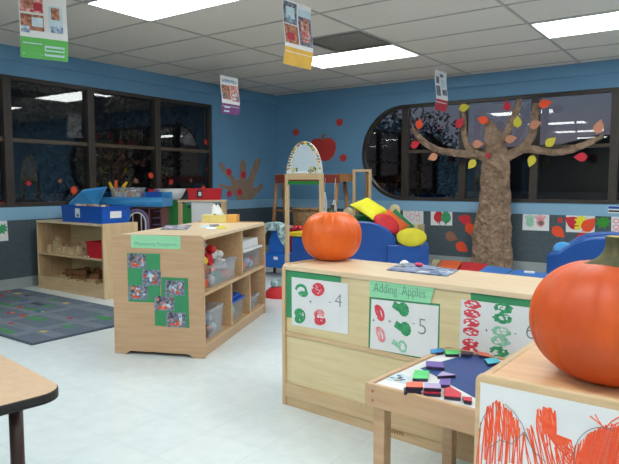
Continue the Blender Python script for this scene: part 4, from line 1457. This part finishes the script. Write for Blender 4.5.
for x, y, m_, cn, ang, sc in lv:
    s = Sheet((0, YT - .085, 0), (0, -1, 0))
    s.shape(s.pt(x, y), leafpts(.064 * sc, R(ang)), 0, 0, .0015)
    o = s.b.build('leaf', m_, t)
    o['label'] = cn + ' paper leaf'

# wall leaves etc on back wall (wainscot)
def wallcut(name, label, cat, px, py, fn_pts, m_, group=None, Y=YB - .0125, extra=None, mats=None):
    s = Sheet((0, Y, 0), (0, -1, 0))
    s.shape(s.pt(px, py), fn_pts, .0005, 0, .001)
    if extra: extra(s)
    return tag(s.b.build(name, mats or m_), label, cat, group)
G1 = 'paper leaves on the slate board'
wallcut('paper_leaf', 'red paper leaf just left of the paper tree trunk, highest there', 'leaf cutout', 465, 219.6, leafpts(.085, R(165)), leaf_red, G1)
wallcut('paper_leaf', 'orange paper leaf touching the left side of the trunk', 'leaf cutout', 470, 229, leafpts(.082, R(-70)), leaf_or, G1, Y=YB - .0145)
wallcut('paper_leaf', 'brown paper leaf left of the paper tree', 'leaf cutout', 451, 236.6, leafpts(.082, R(-20), 0), leaf_br, G1)
wallcut('paper_leaf', 'orange paper leaf low beside the trunk, near the baseboard', 'leaf cutout', 461.5, 247, leafpts(.085, R(-30)), leaf_or, G1)
wallcut('paper_leaf', 'orange paper leaf between the two paintings right of the trunk', 'leaf cutout', 558, 231.8, leafpts(.08, R(-40)), leaf_or, G1)
wallcut('paper_leaf', 'green paper leaf at the right of the leaf painting', 'leaf cutout', 603, 222.5, leafpts(.085, R(15), 1), leaf_gr, G1)
wallcut('paper_leaf', 'dull red paper leaf low behind the blue chair at right', 'leaf cutout', 583, 236.5, leafpts(.07, R(10)), apple_red, G1)
wallcut('paper_scrap', 'tiny red paper square above the orange leaf', 'paper', 560, 220.2, [(-.028, -.028), (.028, -.028), (.028, .028), (-.028, .028)], apple_red)
def art(label, c4, draw, mats):
    s = Sheet((0, YB - .0135, 0), (0, -1, 0))
    s.poly(c4, 0, .001)
    draw(s)
    tag(s.b.build('child_artwork', mats), label, 'artwork', 'paintings on the slate board')
def d1(s):
    for (x, y, r, m) in ((408, 214, .03, 1), (412, 217, .02, 1), (417, 213, .03, 1), (418, 218, .022, 1)): ring(s, x, y, 2, 3, .008, m)
art('white paper with faint pink marks right of the pillows', [(403, 207.6), (423.4, 208.6), (423.4, 224.6), (403.4, 223.6)], d1, [white_p, pinkp])
def d2(s):
    s.shape(s.pt(438.5, 216.3), leafpts(.085, R(85)), .0012, 1, .0003); s.shape(s.pt(446, 216.8), leafpts(.088, R(95)), .0016, 2, .0003)
    s.stroke([(439, 222), (440, 224.4)], .01, .002, 3); s.stroke([(446, 222), (445.4, 224.4)], .01, .002, 3)
art('white paper with a red leaf beside a green leaf', [(430.8, 208.3), (452.4, 209), (452.2, 225.6), (430.8, 225.2)], d2, [white_p, leaf_red, greenp, black])
def d3(s):
    for (x, m) in ((530, 1), (540.5, 2)):
        s.shape(s.pt(x, 222.5), ellpts(.05, .055), .0012, m, .0003)
        for k in range(5): s.stroke([(x, 222), (x - 5 + k * 2.4, 214.6 + abs(k - 2))], .018, .0016 + k * .0001, m)
    s.shape(s.pt(541, 223), ellpts(.03, .03), .003, 3, .0003)
art('white paper with pale green and pink hand prints', [(523, 211.8), (549.4, 212.6), (549, 231), (522.4, 230)], d3, [white_p, palegreenp, pinkp, greypen])
def d4(s):
    s.shape(s.pt(573.5, 222.6), leafpts(.095, R(150)), .0012, 1, .0003)
    s.shape(s.pt(581, 221.4), leafpts(.085, R(80), 1), .0018, 2, .0003)
    s.shape(s.pt(588.5, 225), leafpts(.09, R(50)), .0024, 3, .0003)
    s.shape(s.pt(577, 228), ellpts(.03, .02), .003, 2, .0003)
art('white paper with red, yellow and orange leaves', [(566, 213.2), (595, 213.6), (594.6, 233), (565.8, 232)], d4, [white_p, leaf_red, yellow, leaf_or])
def d5(s):
    for y in (221, 227, 232): ring(s, 616, y, 3, 2, .012, 1)
art('white paper with pink marks at the right picture edge', [(611.4, 215.4), (634, 216.2), (634, 238.4), (611, 237.4)], d5, [white_p, pinkp])
s = Sheet((0, YB - .021, 0), (0, -1, 0)); s.poly([(608, 205.6), (622, 206), (622, 213.4), (608, 213)]); s.stroke([(609, 207.4), (621, 207.8)], .03, .0012, 1); s.stroke([(609, 211), (621, 211.4)], .02, .0012, 2)
tag(s.b.build('name_card', [white_p, royal, black]), 'small blue and white card on the blue sill at far right', 'card')
# left wall picture
s = Sheet((XL + .0135, 0, 0), (1, 0, 0)); s.poly([(-6, 217), (6.8, 218.2), (8.4, 240.6), (-6, 241.8)]); s.shape(s.pt(2.5, 229), leafpts(.06, R(60), 1), .0012, 1, .0004)
tag(s.b.build('child_artwork', [white_p, greenp]), 'white paper with green painting at far left below window', 'artwork')

# apples on back wall
def applep(r):
    return [(0, .78 * r), (.3 * r, .95 * r), (.75 * r, .88 * r), (1.05 * r, .5 * r), (1.08 * r, 0), (.9 * r, -.55 * r), (.5 * r, -.92 * r), (.15 * r, -.95 * r), (0, -.88 * r), (-.15 * r, -.95 * r), (-.5 * r, -.92 * r), (-.9 * r, -.55 * r), (-1.08 * r, 0), (-1.05 * r, .5 * r), (-.75 * r, .88 * r), (-.3 * r, .95 * r)]
def ap(label, x, y, r, scx=1):
    s = Sheet((0, YB, 0), (0, -1, 0))
    s.shape(s.pt(x, y), [(a * scx, c) for a, c in applep(r)], .0005, 0, .0015)
    p = s.pt(x, y)
    s.shape(p, [(-.012 * r / .1, .74 * r), (.008 * r / .1, .74 * r), (.03 * r / .1, 1.25 * r), (.0, 1.28 * r)], .0022, 1, .0006)
    tag(s.b.build('paper_apple', [apple_red, leaf_br]), label, 'apple cutout', 'paper apples on the back wall')
ap('large red paper apple on the blue wall above the oval mirror', 322.3, 149.6, .185, 1.25)
ap('small red paper apple left of the large apple, above the mirror', 296, 132.4, .055)
ap('small red paper apple at the upper right of the large apple', 339.5, 122.4, .055)
ap('small red paper apple at the lower right of the large apple', 343.3, 158, .055)

# hand-shaped tree on left wall
s = Sheet((XL, 0, 0), (1, 0, 0))
t = thing('hand_tree', 'flat brown paper hand-shaped tree with red apples on left wall', 'paper tree', (XL + .01, 6.8, .5), 0)
b = Sheet((XL + .0006, 0, 0), (1, 0, 0))
if True:
    s = b
    pts = [(236, 222), (237.5, 205), (236, 197), (231, 192), (224, 188), (218, 186), (219, 183.5), (227, 185.5), (232, 186), (230.5, 180), (225, 174), (219.5, 167), (219.5, 162), (222.5, 163), (226.5, 169), (232, 175), (236, 180), (239, 180), (239.8, 172), (240.3, 162), (243, 159), (246, 163), (246.3, 172), (246, 181), (249, 177), (252, 168), (255, 160), (258.5, 157), (261, 160), (259, 168), (255, 178), (252.5, 187), (256, 188), (260, 184), (263, 184), (263, 188), (258, 193), (253, 198), (252, 206), (254, 220)]
    s.poly(pts, 0, .0015, 0)
    s.b.build('hand_cutout', kraft_flat, t)
    for (x, y) in ((229, 172), (243.3, 175), (229.3, 194), (239.6, 192.3)):
        q = Sheet((XL + .0025, 0, 0), (1, 0, 0)); q.shape(q.pt(x, y), ellpts(.056, .05), 0, 0, .0012); q.b.build('apple', leaf_red, t)

# window clings
for i, (x, y, m_, r, lab) in enumerate(((28.5, 183.4, leaf_red, .035, 'red leaf cling low on the leftmost window pane'), (74, 190, leaf_or, .055, 'orange leaf cling above the large blue bin'), (151, 175.6, leaf_or, .05, 'orange cling above the clear roof bin'), (171, 182, apple_red, .045, 'dull red cling above the white bowl'),
                                   (205.8, 142, apple_red, .045, 'red cling in upper pane at the window end'), (208.6, 169, apple_red, .04, 'red cling at right edge of lower pane'), (203.4, 188, leaf_or, .045, 'orange cling just above the red bin'), (136, 181, leaf_br, .04, 'brownish cling between two orange ones'), (60, 181, leaf_br, .03, 'faint brown cling left of the orange leaf'), (191, 180.5, leaf_br, .03, 'faint brown cling between red and orange clings'), (1.5, 205, leaf_or, .04, 'orange cling at the far left bottom of the window'))):
    s = Sheet((XL - .058, 0, 0), (1, 0, 0)); s.shape(s.pt(x, y), leafpts(r, i * 1.3, 1), 0, 0, .001)
    tag(s.b.build('window_cling', m_), lab, 'window cling', 'leaf clings on the left window')

# ================================================================ hanging posters
def poster(label, px4, z_bot_pt, bands, mats, zb=1.9, ht=.43):
    """px4: px corners (bl x,y ; br x,y) ; hung vertically"""
    (xl, yl), (xr, yr), = px4
    A = GZ(xl, yl, zb); 
    d = ray(xr, yr)
    # right corner on same height
    Bp = GZ(xr, yr, zb)
    U = (Bp - A); U.z = 0
    if U.length > .32: U = U.normalized() * .30
    w = U.length; U.normalize()
    n = U.cross(V((0, 0, 1)))
    t = thing('hanging_poster', label, 'poster', ((A + Bp) / 2), 0, 'posters hung from the ceiling')
    b = MB()
    nseg = 8
    def pp(u, v, h=0):
        bow = .012 * math.sin(PI * v) + .01 * math.sin(2 * PI * v)
        return A + U * (w * u) + V((0, 0, ht * v)) + n * (bow + h)
    def patch(u0, u1, v0, v1, m, h):
        k = max(1, int((v1 - v0) * 10))
        for i in range(k):
            a, c = v0 + (v1 - v0) * i / k, v0 + (v1 - v0) * (i + 1) / k
            q4(b, pp(u0, a, h), pp(u1, a, h), pp(u1, c, h), pp(u0, c, h), m)
    patch(0, 1, 0, 1, 0, 0); patch(0, 1, 0, 1, 0, -.0008)
    for i, (u0, u1, v0, v1, m) in enumerate(bands): patch(u0, u1, v0, v1, m, .0006 + .0003 * (i + 1))
    b.build('sheet', mats, t)
    b = MB()
    for u in (.25, .75):
        q = pp(u, 1)
        b.tube([q, V((q.x, q.y, ZC))], .0015, 6)
    b.build('string', white_plastic, t)
PM = [white_p, skin_a, print_red, print_blue, print_dark, print_pale, poster_green, poster_yellow, poster_purple, poster_red]
poster('hanging poster with green lower band at upper left corner', ((20.5, 57), (68, 62)), 0,
       [(.0, 1, 0, .30, 6), (.06, .45, .05, .22, 5), (.5, .92, .05, .2, 5), (.08, .44, .04, .07, 6), (.08, .44, .10, .13, 6), (.08, .44, .16, .19, 6), (.52, .9, .08, .11, 6), (.52, .9, .14, .17, 6),
        (.02, .5, .40, .64, 1), (.02, .2, .36, .46, 3), (.25, .48, .46, .6, 5), (.02, .5, .67, .93, 2), (.1, .3, .72, .9, 1), (.3, .48, .7, .82, 9), (.6, .9, .45, .8, 5), (.66, .84, .6, .78, 1), (.64, .9, .40, .5, 3)], PM)
poster('hanging poster with yellow lower band left of the vent', ((283, 63.5), (311, 70)), 0,
       [(.0, 1, 0, .27, 7), (.02, .48, .64, .97, 4), (.1, .4, .72, .9, 5), (.12, .3, .66, .8, 3), (.02, .48, .33, .62, 1), (.1, .34, .38, .5, 9), (.52, .98, .34, .9, 4), (.6, .9, .4, .75, 2), (.7, .85, .6, .8, 1), (.52, .98, .8, .92, 5)], PM)
poster('hanging poster with purple lower band near the room corner', ((220.8, 113), (238.6, 115.6)), 0,
       [(.0, 1, 0, .27, 8), (.15, .45, .05, .2, 5), (.08, .9, .84, .92, 3), (.05, .5, .38, .76, 1), (.05, .25, .4, .55, 4), (.52, .98, .35, .78, 2), (.6, .78, .4, .55, 5), (.8, .95, .36, .5, 4)], PM)
poster('narrow hanging poster with red lower band above paper tree', ((434.4, 109.6), (446, 112)), 0,
       [(.0, 1, 0, .28, 9), (.05, .4, .36, .62, 4), (.55, .95, .4, .55, 4), (.1, .35, .68, .85, 4), (.5, .85, .6, .8, 5), (.4, .7, .85, .93, 4)], PM)

# ================================================================ mirror easel
YM = 5.0
def X_at(x, y, Y): return GY(x, y, Y).x
xl_, xr_ = X_at(287, 173, YM), X_at(321.5, 173, YM)
t = thing('vanity_mirror', 'oval mirror with floral frame on a tall wooden stand', 'mirror', ((xl_ + xr_) / 2, YM, 0), 0)
for x in (xl_, xr_):
    MB().bx(x - .018, x + .018, YM - .018, YM + .018, 0, 1.195).build('post', maple_v, t, bevel=.003)
    MB().bx(x - .02, x + .02, YM - .16, YM - .019, 0, .03).build('foot', maple, t, bevel=.003)
    MB().bx(x - .02, x + .02, YM + .019, YM + .16, 0, .03).build('foot', maple, t, bevel=.003)
MB().bx(xl_ + .018, xr_ - .018, YM - .012, YM + .012, 1.135, 1.195).build('rail', maple, t, bevel=.003)
MB().bx(xl_ + .018, xr_ - .018, YM - .010, YM + .010, 1.085, 1.12).build('green_ledge', greenpl, t)
cm = (xl_ + xr_) / 2 + .005
wz = (xr_ - xl_) / 2 - .0
def ovpts(rx, rz, zb, n=30):
    out = []
    for k in range(n + 1):
        a = PI * k / n
        out.append((cm + rx * math.cos(a) * (1 - .06 * math.sin(a)), zb + rz * math.sin(a) ** .92))
    return out
zb_ = 1.197
OV, IV = ovpts(wz + .005, .325, zb_), ovpts(wz - .045, .265, zb_ + .025)
b = MB()
for i in range(len(OV)):
    j = (i + 1) % len(OV)
    b.prism([(OV[i][0], YM - .008, OV[i][1]), (OV[j][0], YM - .008, OV[j][1]), (IV[j][0], YM - .008, IV[j][1]), (IV[i][0], YM - .008, IV[i][1])], (0, .016, 0), 0) if (V((*OV[i], 0)) - V((*OV[j], 0))).length > 1e-5 else None
rs = random.Random(2)
for k in range(130):
    i = rs.randrange(1, len(OV) - 1); f = rs.uniform(.2, .8)
    x = OV[i][0] * f + IV[i][0] * (1 - f) + rs.uniform(-.008, .008); z = OV[i][1] * f + IV[i][1] * (1 - f)
    b.ell((x, YM - .009, z), (.011, .0025, .009), rs.choice((1, 2, 3, 1, 4)), 8)
for k in range(18):
    sg = rs.choice((-1, 1))
    b.ell((cm + sg * rs.uniform(.06, .15), YM - .009, rs.uniform(1.205, 1.26)), (.012, .0025, .011), rs.choice((1, 2, 3)), 8)
b.build('decorated_frame', [white_plastic, yellowpl, lavender, greenpl, brownpl], t)
MB().prism([(x, YM - .003, z) for x, z in IV], (0, .006, 0)).build('mirror_glass', mat('pale_mirror', (206, 222, 234), .35, scale=1), t)

# wooden easel behind, red ledge
YE = 6.9
t = thing('wooden_easel', 'wooden easel with red ledge behind the oval mirror', 'easel', (X_at(312, 180, YE), YE, 0), 0)
P = lambda x, y, Y=YE: GY(x, y, Y)
for (xa_, xb_, dy) in ((277, 273.5, 0), (337.5, 334, 0), (343.5, 349.5, .2), (282, 286, .2)):
    a = P(xa_, 174, YE + dy); c = P(xb_, 226, YE + dy)
    sl = (c - a); low = a + sl * (a.z / (a.z - c.z))
    MB().tube([V((low.x, low.y, 0.0)), a], .032, 4).build('leg', oldwood, t)
a, c = P(276, 175), P(336, 183)
MB().bx(a.x, c.x + .05, YE - .03, YE + .02, c.z, a.z).build('red_ledge', mat('brick_red', (146, 58, 48), .6), t, bevel=.004)
MB().bx(c.x + .0, c.x + .17, YE + .02, YE + .2, c.z + .02, a.z + .01).build('end_board', oldwood, t)
a, c = P(275, 209.5), P(296, 212)
MB().bx(a.x, P(340, 210).x, YE - .015, YE + .015, c.z, a.z).build('crossbar', oldwood, t, bevel=.003)
# white bibs hung
for i, (x, y0, y1, w, lab) in enumerate(((324, 192, 213.5, 3.6, 'tall white cloth hanging from the easel ledge'), (334, 200, 217.5, 3.0, 'shorter white cloth beside the taller one under the easel'))):
    a, c = P(x, y0, YE - .07), P(x, y1, YE - .07)
    n = 14
    hw = w * depth(a) / F
    def fn(u, v, a=a, c=c, hw=hw):
        z = a.z + (c.z - a.z) * v
        ww = hw * (.35 + .65 * min(1, v * 2.2)) * (1 if v < .85 else 1 - (v - .85) * 2.5)
        return V((a.x + ww * math.cos(2 * PI * u), a.y + .012 * math.sin(2 * PI * u) + .006 * math.sin(u * 25), z))
    b = MB().surf(fn, 24, 10)
    b.tube([V((a.x, a.y, a.z - .004)), V((a.x, YE - .035, P(336, 178).z))], .003, 6)
    tag(b.build('hanging_cloth', mat('white_cloth', (214, 220, 224), .85)), lab, 'cloth')
# wicker basket
pb = P(308, 226, 6.2)
t = thing('wicker_basket', 'brown wicker basket seen through the mirror stand', 'basket', (pb.x, 6.2, 0))
b = MB()
r_ = 16 * depth(pb) / F
zt_, zb2 = P(308, 209, 6.2).z, 0
b.lathe([(0, .002), (r_ * .82, .002), (r_ * .95, zt_ * .5), (r_ * 1.08, zt_), (r_ * 1.02, zt_), (r_ * .9, zt_ * .5), (r_ * .78, .02), (0, .02)], (pb.x, 6.2, 0), 28, 0, 1, .7)
b.build('body', wicker, t)
b = MB(); b.lathe([(r_ * 1.02, zt_ - .012), (r_ * 1.12, zt_ - .012), (r_ * 1.12, zt_ + .012), (r_ * 1.02, zt_ + .012), (r_ * 1.02, zt_ - .012)], (pb.x, 6.2, 0), 28, 0, 1, .7); b.build('rim', wicker, t)
for i in range(3):
    q = GY(291.5 + i * 4.4, 228.5, 5.95)
    b = MB().ell(q, (.045, .05, .04)).tube([q - V((0, 0, .03)), V((q.x, q.y, 0))], .02, 8)
    tag(b.build('red_toy', redpl), ('leftmost', 'middle', 'rightmost')[i] + ' of three red toys on stems before the wicker basket', 'toy')
# yellow/navy toy table
pa, pb = GY(289, 231, 5.35), GY(303, 237, 5.35)
t = thing('toy_table', 'navy toy chest with bright yellow rim beside mirror stand', 'toy', ((pa.x + pb.x) / 2, 5.4, 0))
MB().bx(pa.x + .0, pb.x + .3, 5.35, 5.65, pb.z, pa.z - .01).build('yellow_rim', yellowpl, t, bevel=.01)
MB().bx(pa.x + .02, pb.x + .28, 5.37, 5.63, 0, pb.z - .001).build('body', navy, t, bevel=.01)
# blue child chair draped with cloth
YC = 5.55
chairblue = mat('bright_blue_plastic', (28, 104, 200), .35, scale=3)
a = GY(262, 222, YC); c = GY(289, 266, YC)
w = c.x - a.x
t = thing('toy_chair', 'blue plastic toy chair draped with patterned cloth', 'toy chair', ((a.x + c.x) / 2, YC, 0))
mx_ = (a.x + c.x) / 2
z1_ = a.z
b = MB()
b.prism([(mx_ - .10, YC, .17), (mx_ + .12, YC, .17), (mx_ + .11, YC, z1_ - .22), (mx_ + .05, YC, z1_ - .08), (mx_ - .05, YC, z1_ - .08), (mx_ - .10, YC, z1_ - .22)], (0, .03, 0))
b.build('backrest', chairblue, t, bevel=.012)
b = MB(); b.prism([(mx_ - .20, YC - .03, .10), (mx_ + .19, YC - .03, .10), (mx_ + .17, YC - .03, .27), (mx_ - .18, YC - .03, .27)], (0, .26, 0)); b.build('seat', chairblue, t, bevel=.02)
for x in (mx_ - .17, mx_ + .15):
    for y in (YC, YC + .2): MB().tube([(x, y, 0), (x, y, .11)], .018, 10).build('leg', darkmetal, t)
MB().bx(mx_ + .0, mx_ + .06, YC - .034, YC - .031, .20, .235).build('label', white_p, t)
b = MB()
def clothp(u, v):
    x = mx_ - .235 + .45 * u
    drop = (abs(u - .5) * 2) ** 2
    return V((x, YC - .035 - .03 * math.sin(u * 18) + .0 - .02 * v, z1_ - .01 - .05 * drop - v * (.08 + .34 * max(0, drop - .15))))
b.surf(clothp, 28, 10, 0, False)
b.surf(lambda u, v: V((clothp(u, 0).x, YC - .035 + .12 * v - .03 * math.sin(u * 18) * (1 - v), clothp(u, 0).z + .02 * math.sin(PI * v))), 28, 4, 0, False)
o = b.build('draped_cloth', cloth_str)
tag(o, 'pale striped cloth draped over the blue toy chair back', 'cloth')
sm = o.modifiers.new('thick', 'SOLIDIFY'); sm.thickness = .006
# red and white ball toy on the floor
q = GZ(277, 297, 0)
t = thing('soft_toy', 'red and white soft toy on the floor between shelves', 'toy', (q.x, q.y, 0))
b = MB()
b.surf(lambda u, v: V((q.x + .13 * math.cos(2 * PI * u) * math.cos(v * PI / 2), q.y + .11 * math.sin(2 * PI * u) * math.cos(v * PI / 2), .001 + .11 * math.sin(v * PI / 2))), 22, 8)
b.build('body', redfab, t)
b = MB().ell((q.x + .0, q.y - .02, .135), (.05, .05, .045)); b.build('head', cloth_str, t)

# small standing frame
YS = 7.0
a, c = GY(352.5, 169.5, YS), GY(370.5, 212, YS)
t = thing('wooden_stand', 'narrow open wooden frame standing left of the round window end', 'stand', ((a.x + c.x) / 2, YS, 0))
fw_ = .035
b = MB().bx(a.x, a.x + fw_, YS, YS + .03, 0, a.z).bx(c.x - fw_, c.x, YS, YS + .03, 0, a.z).bx(a.x + fw_, c.x - fw_, YS, YS + .03, a.z - .035, a.z).bx(a.x + fw_, c.x - fw_, YS, YS + .03, .45, .49)
b.build('frame', maple_v, t, bevel=.003)
MB().bx(a.x + .085, a.x + .12, YS + .2, YS + .23, 0, a.z - .05).build('rear_post', oldwood, t)
MB().bx(a.x + .085, a.x + .12, YS + .031, YS + .199, .46, .49).build('brace', oldwood, t)
for x in (a.x + .01, c.x - .03):
    MB().tube([(x + .01, YS + .04, .9), (x + .01, YS + .24, .0)], .014, 8).build('strut', oldwood, t)

# doll cradle with pillows + couch
YCo = 5.95
AC = Loc(390, 250, YCo, R(26))
MAC = AC.M
t = thing('soft_armchair', 'blue vinyl armchair seen from its side, piled with pillows', 'armchair', AC.o, AC.rz)
pr1 = [AC.xz(x, y) for x, y in ((349, 224), (353, 222), (360, 221.4), (370, 222.2), (380, 225), (388, 229.5), (393, 235), (396, 241), (396.5, 246))]
pts = [(pr1[0][0], 0)] + pr1 + [(pr1[-1][0], 0)]
MB(MAC).prism([(x, 0, z) for x, z in pts], (0, .12, 0)).build('arm', navy, t, bevel=.02, seg=3)
MB(MAC).prism([(x, .50, z) for x, z in pts], (0, .12, 0)).build('arm', navy, t, bevel=.02, seg=3)
xs1, zs = AC.xz(429, 245.5)
MB(MAC).prism([(x, .121, max(0, z - .03)) for x, z in pts[:5]] + [(pts[4][0], .121, 0)], (0, .378, 0)).build('backrest', navy, t, bevel=.02)
MB(MAC).bx(pts[4][0] + .002, pr1[-1][0], .121, .499, 0, zs - .02).build('seat', navy, t, bevel=.02, seg=3)
MB(MAC).bx(AC.xz(387, 250, -.03)[0], xs1, -.03, -.001, 0, zs).build('seat_front', navy, t, bevel=.012, seg=3)
MB(MAC).bx(pr1[-1][0] + .002, xs1, .0, .60, 0, zs - .005).build('seat', navy, t, bevel=.02, seg=3)


def pillow(name, label, c, w, h, th, m_, Mr, rnd=False, group='pillows piled on the blue armchair'):
    def fn(u, v):
        a, bb = u * 2 - 1, v * 2 - 1
        if rnd:
            rr = v; an = 2 * PI * u
            return None
        return None
    vs, fs = [], []
    n = 14
    b = MB(Matrix.Translation(c) @ Mr)
    if rnd:
        b.surf(lambda u, v: V((w / 2 * math.cos(2 * PI * u) * math.sin(PI * v) ** .6, h / 2 * math.sin(2 * PI * u) * math.sin(PI * v) ** .6, -th / 2 * math.cos(PI * v))), 28, 12)
    else:
        for sg in (-1, 1):
            def fn(u, v, sg=sg):
                a, e_ = u * 2 - 1, v * 2 - 1
                pin = 1 - .07 * (1 - a * a) * abs(e_) ** 2
                pin2 = 1 - .07 * (1 - e_ * e_) * abs(a) ** 2
                z = sg * th / 2 * ((1 - a ** 4) * (1 - e_ ** 4)) ** .55
                return V((w / 2 * a * pin2, h / 2 * e_ * pin, z + .004 * noise.noise(V((a * 4, e_ * 4, sg)))))
            b.surf(fn, n, n, 0, False)
    tag(b.build(name, m_), label, 'pillow', group)


def RM(x=0, y=0, z=0): return Matrix.Rotation(R(z), 4, 'Z') @ Matrix.Rotation(R(y), 4, 'Y') @ Matrix.Rotation(R(x), 4, 'X')


YP = YCo + .22
ca = GY(370, 208.8, YP)
hd = V((-math.sin(YAW), math.cos(YAW), 0))
U_ = (RT * .25 - V((0, 0, .165)) - hd * .154).normalized()
V_ = (RT * .205 + V((0, 0, .068)) + hd * .26)
V_ = (V_ - U_ * V_.dot(U_)).normalized()
W_ = U_.cross(V_)
MPW = Matrix(((U_.x, V_.x, W_.x), (U_.y, V_.y, W_.y), (U_.z, V_.z, W_.z))).to_4x4()
pillow('pillow', 'bright yellow square pillow on top of the pile', ca, .36, .36, .10, yellow, MPW)
pillow('pillow', 'green pillow lying under the yellow pillow', GY(368, 219.8, YP + .06), .36, .30, .06, greenfab, RM(10, 8, 26))
pillow('pillow', 'red pillow at front right of the yellow pillow', GY(386.5, 224, YP - .08), .32, .27, .10, redfab, RM(34, 32, 20), True)
pillow('pillow', 'orange red pillow just behind the front red one', GY(394, 222.5, YP + .10), .32, .26, .05, orangefab, RM(34, 38, 20))
pillow('pillow', 'dark green pillow at the back right of the pile', GY(400, 222.5, YP + .26), .32, .24, .05, greenfab, RM(38, 42, 20))
pillow('pillow', 'round olive yellow pillow leaning on the armchair seat', GY(411.5, 237.2, YCo + .10), .33, .22, .08, olive, RM(62, 0, 22), True)
# wooden cradle rounded ends
def endboard(x0, x1, ytop, Y, th, t):
    a, c = GY(x0, ytop, Y), GY(x1, ytop, Y)
    r = (c.x - a.x) / 2
    n = 10
    pts = [(a.x, Y, 0)] + [((a.x + c.x) / 2 - r * math.cos(PI * k / n), Y, a.z - r + r * math.sin(PI * k / n)) for k in range(n + 1)] + [(c.x, Y, 0)]
    MB().prism(pts, (0, th, 0)).build('end_post', ply, t, bevel=.004)
    return (a.x + c.x) / 2, a.z
t = thing('pillow_rack', 'pale wooden rack with rounded posts holding the pillows', 'rack', (GY(370, 220, 6.62).x, 6.62, 0))
xa_, _ = endboard(343, 351.5, 207.5, 6.62, .04, t)
xb_, _ = endboard(389.5, 399, 204.5, 6.62, .04, t)
MB().bx(xa_ + .04, xb_ - .04, 6.63, 6.65, .25, .45).build('side_rail', ply, t)
b = MB().bx(GY(409, 225, 7.1).x, GY(418, 225, 7.1).x, 7.1, 7.3, 0, GY(412, 224.4, 7.1).z)
tag(b.build('small_box', ply, bevel=.004), 'pale upright board box below the pink-marked paper', 'box')

# right blue chair behind the pumpkin
YR = 5.75
AR = Loc(590, 250, YR, R(8))
MR = AR.M
t = thing('soft_armchair', 'rounded blue vinyl armchair behind the big pumpkin', 'armchair', AR.o, AR.rz)
pr = [AR.xz(x, y) for x, y in ((546.5, 262), (546.5, 256), (549, 253), (554, 252), (559, 251.6), (566, 246.5), (574, 242), (584, 238.6), (596, 236.8), (610, 236.4), (626, 238.5), (640, 243))]
pts = [(pr[0][0], 0)] + pr + [(pr[-1][0], 0)]
MB(MR).prism([(x, 0, z) for x, z in pts], (0, .11, 0)).build('arm', navy, t, bevel=.025, seg=3)
MB(MR).prism([(x, .56, z) for x, z in pts], (0, .11, 0)).build('arm', navy, t, bevel=.025, seg=3)
MB(MR).prism([(x, .111, max(0, z - .03)) for x, z in [(pts[8][0], 0)] + pts[8:]], (0, .448, 0)).build('backrest', navy, t, bevel=.02)
MB(MR).bx(pr[0][0] + .01, pts[8][0] - .002, .111, .558, 0, pr[3][1] - .10).build('seat', navy, t, bevel=.02)
pillow('pillow', 'light blue small cushion on the armchair at right', GY(562.5, 249.6, YR + .06), .17, .15, .06, sky, RM(70, 0, 0), True, None)

# colourful low foam blocks behind shelf A
def slab(name, label, px, z, m_, parts=None):
    P = [GZ(x, y, z) for x, y in px]
    o = MB().prism([V((p.x, p.y, 0.0)) for p in P], (0, 0, z)).build(name, m_, bevel=.01)
    tag(o, label, 'foam mat', 'low foam blocks on the floor')
slab('foam_block', 'cream foam block end at the left of the orange one', [(433, 259.2), (440.5, 259.6), (436, 266.6), (430, 266)], .14, ply)
slab('foam_block', 'orange foam block left of the red one near tree base', [(442, 259.8), (462, 261), (456, 271), (437, 268)], .16, orangefab)
slab('foam_block', 'red foam block between the orange one and tan box', [(463, 261.2), (487.5, 263.8), (480, 274), (457.6, 272)], .16, redfab)
b = MB()
zt_ = .34
P = [GZ(x, y, zt_) for x, y in ((486, 264.4), (553, 273.5), (541, 281), (476, 271))]
t = thing('low_bench', 'low tan bench with blue mat panels in front of tree', 'bench', (sum(P, V()) / 4).x and ((sum(P, V()) / 4).x, (sum(P, V()) / 4).y, 0))
MB().prism([V((p.x, p.y, 0)) for p in P], (0, 0, zt_ - .02)).build('body', maple, t, bevel=.005)
cc_ = sum(P, V()) / 4
def lp(u, v): return (P[0] * (1 - u) + P[1] * u) * (1 - v) + (P[3] * (1 - u) + P[2] * u) * v
for u0, u1 in ((.04, .44), (.48, .97)):
    q = [lp(u0, .08), lp(u1, .08), lp(u1, .94), lp(u0, .94)]
    MB().prism([V((p.x, p.y, zt_ - .0195)) for p in q], (0, 0, .018)).build('blue_mat', mat('bench_blue', (44, 110, 190), .45), t, bevel=.003)
q = lp(.72, .3)
tag(MB().bx(q.x - .04, q.x + .04, q.y - .02, q.y + .02, zt_ - .001, zt_ + .012).build('paper_scrap', white_p), 'small white scrap on the blue bench mat', 'paper')

# ------------------------------------------------------------ render look
sc = bpy.context.scene
sc.view_settings.view_transform = 'Standard'
sc.view_settings.look = 'None'
sc.view_settings.gamma = 1
sc.view_settings.exposure = 0.0
sc.view_settings.use_curve_mapping = False
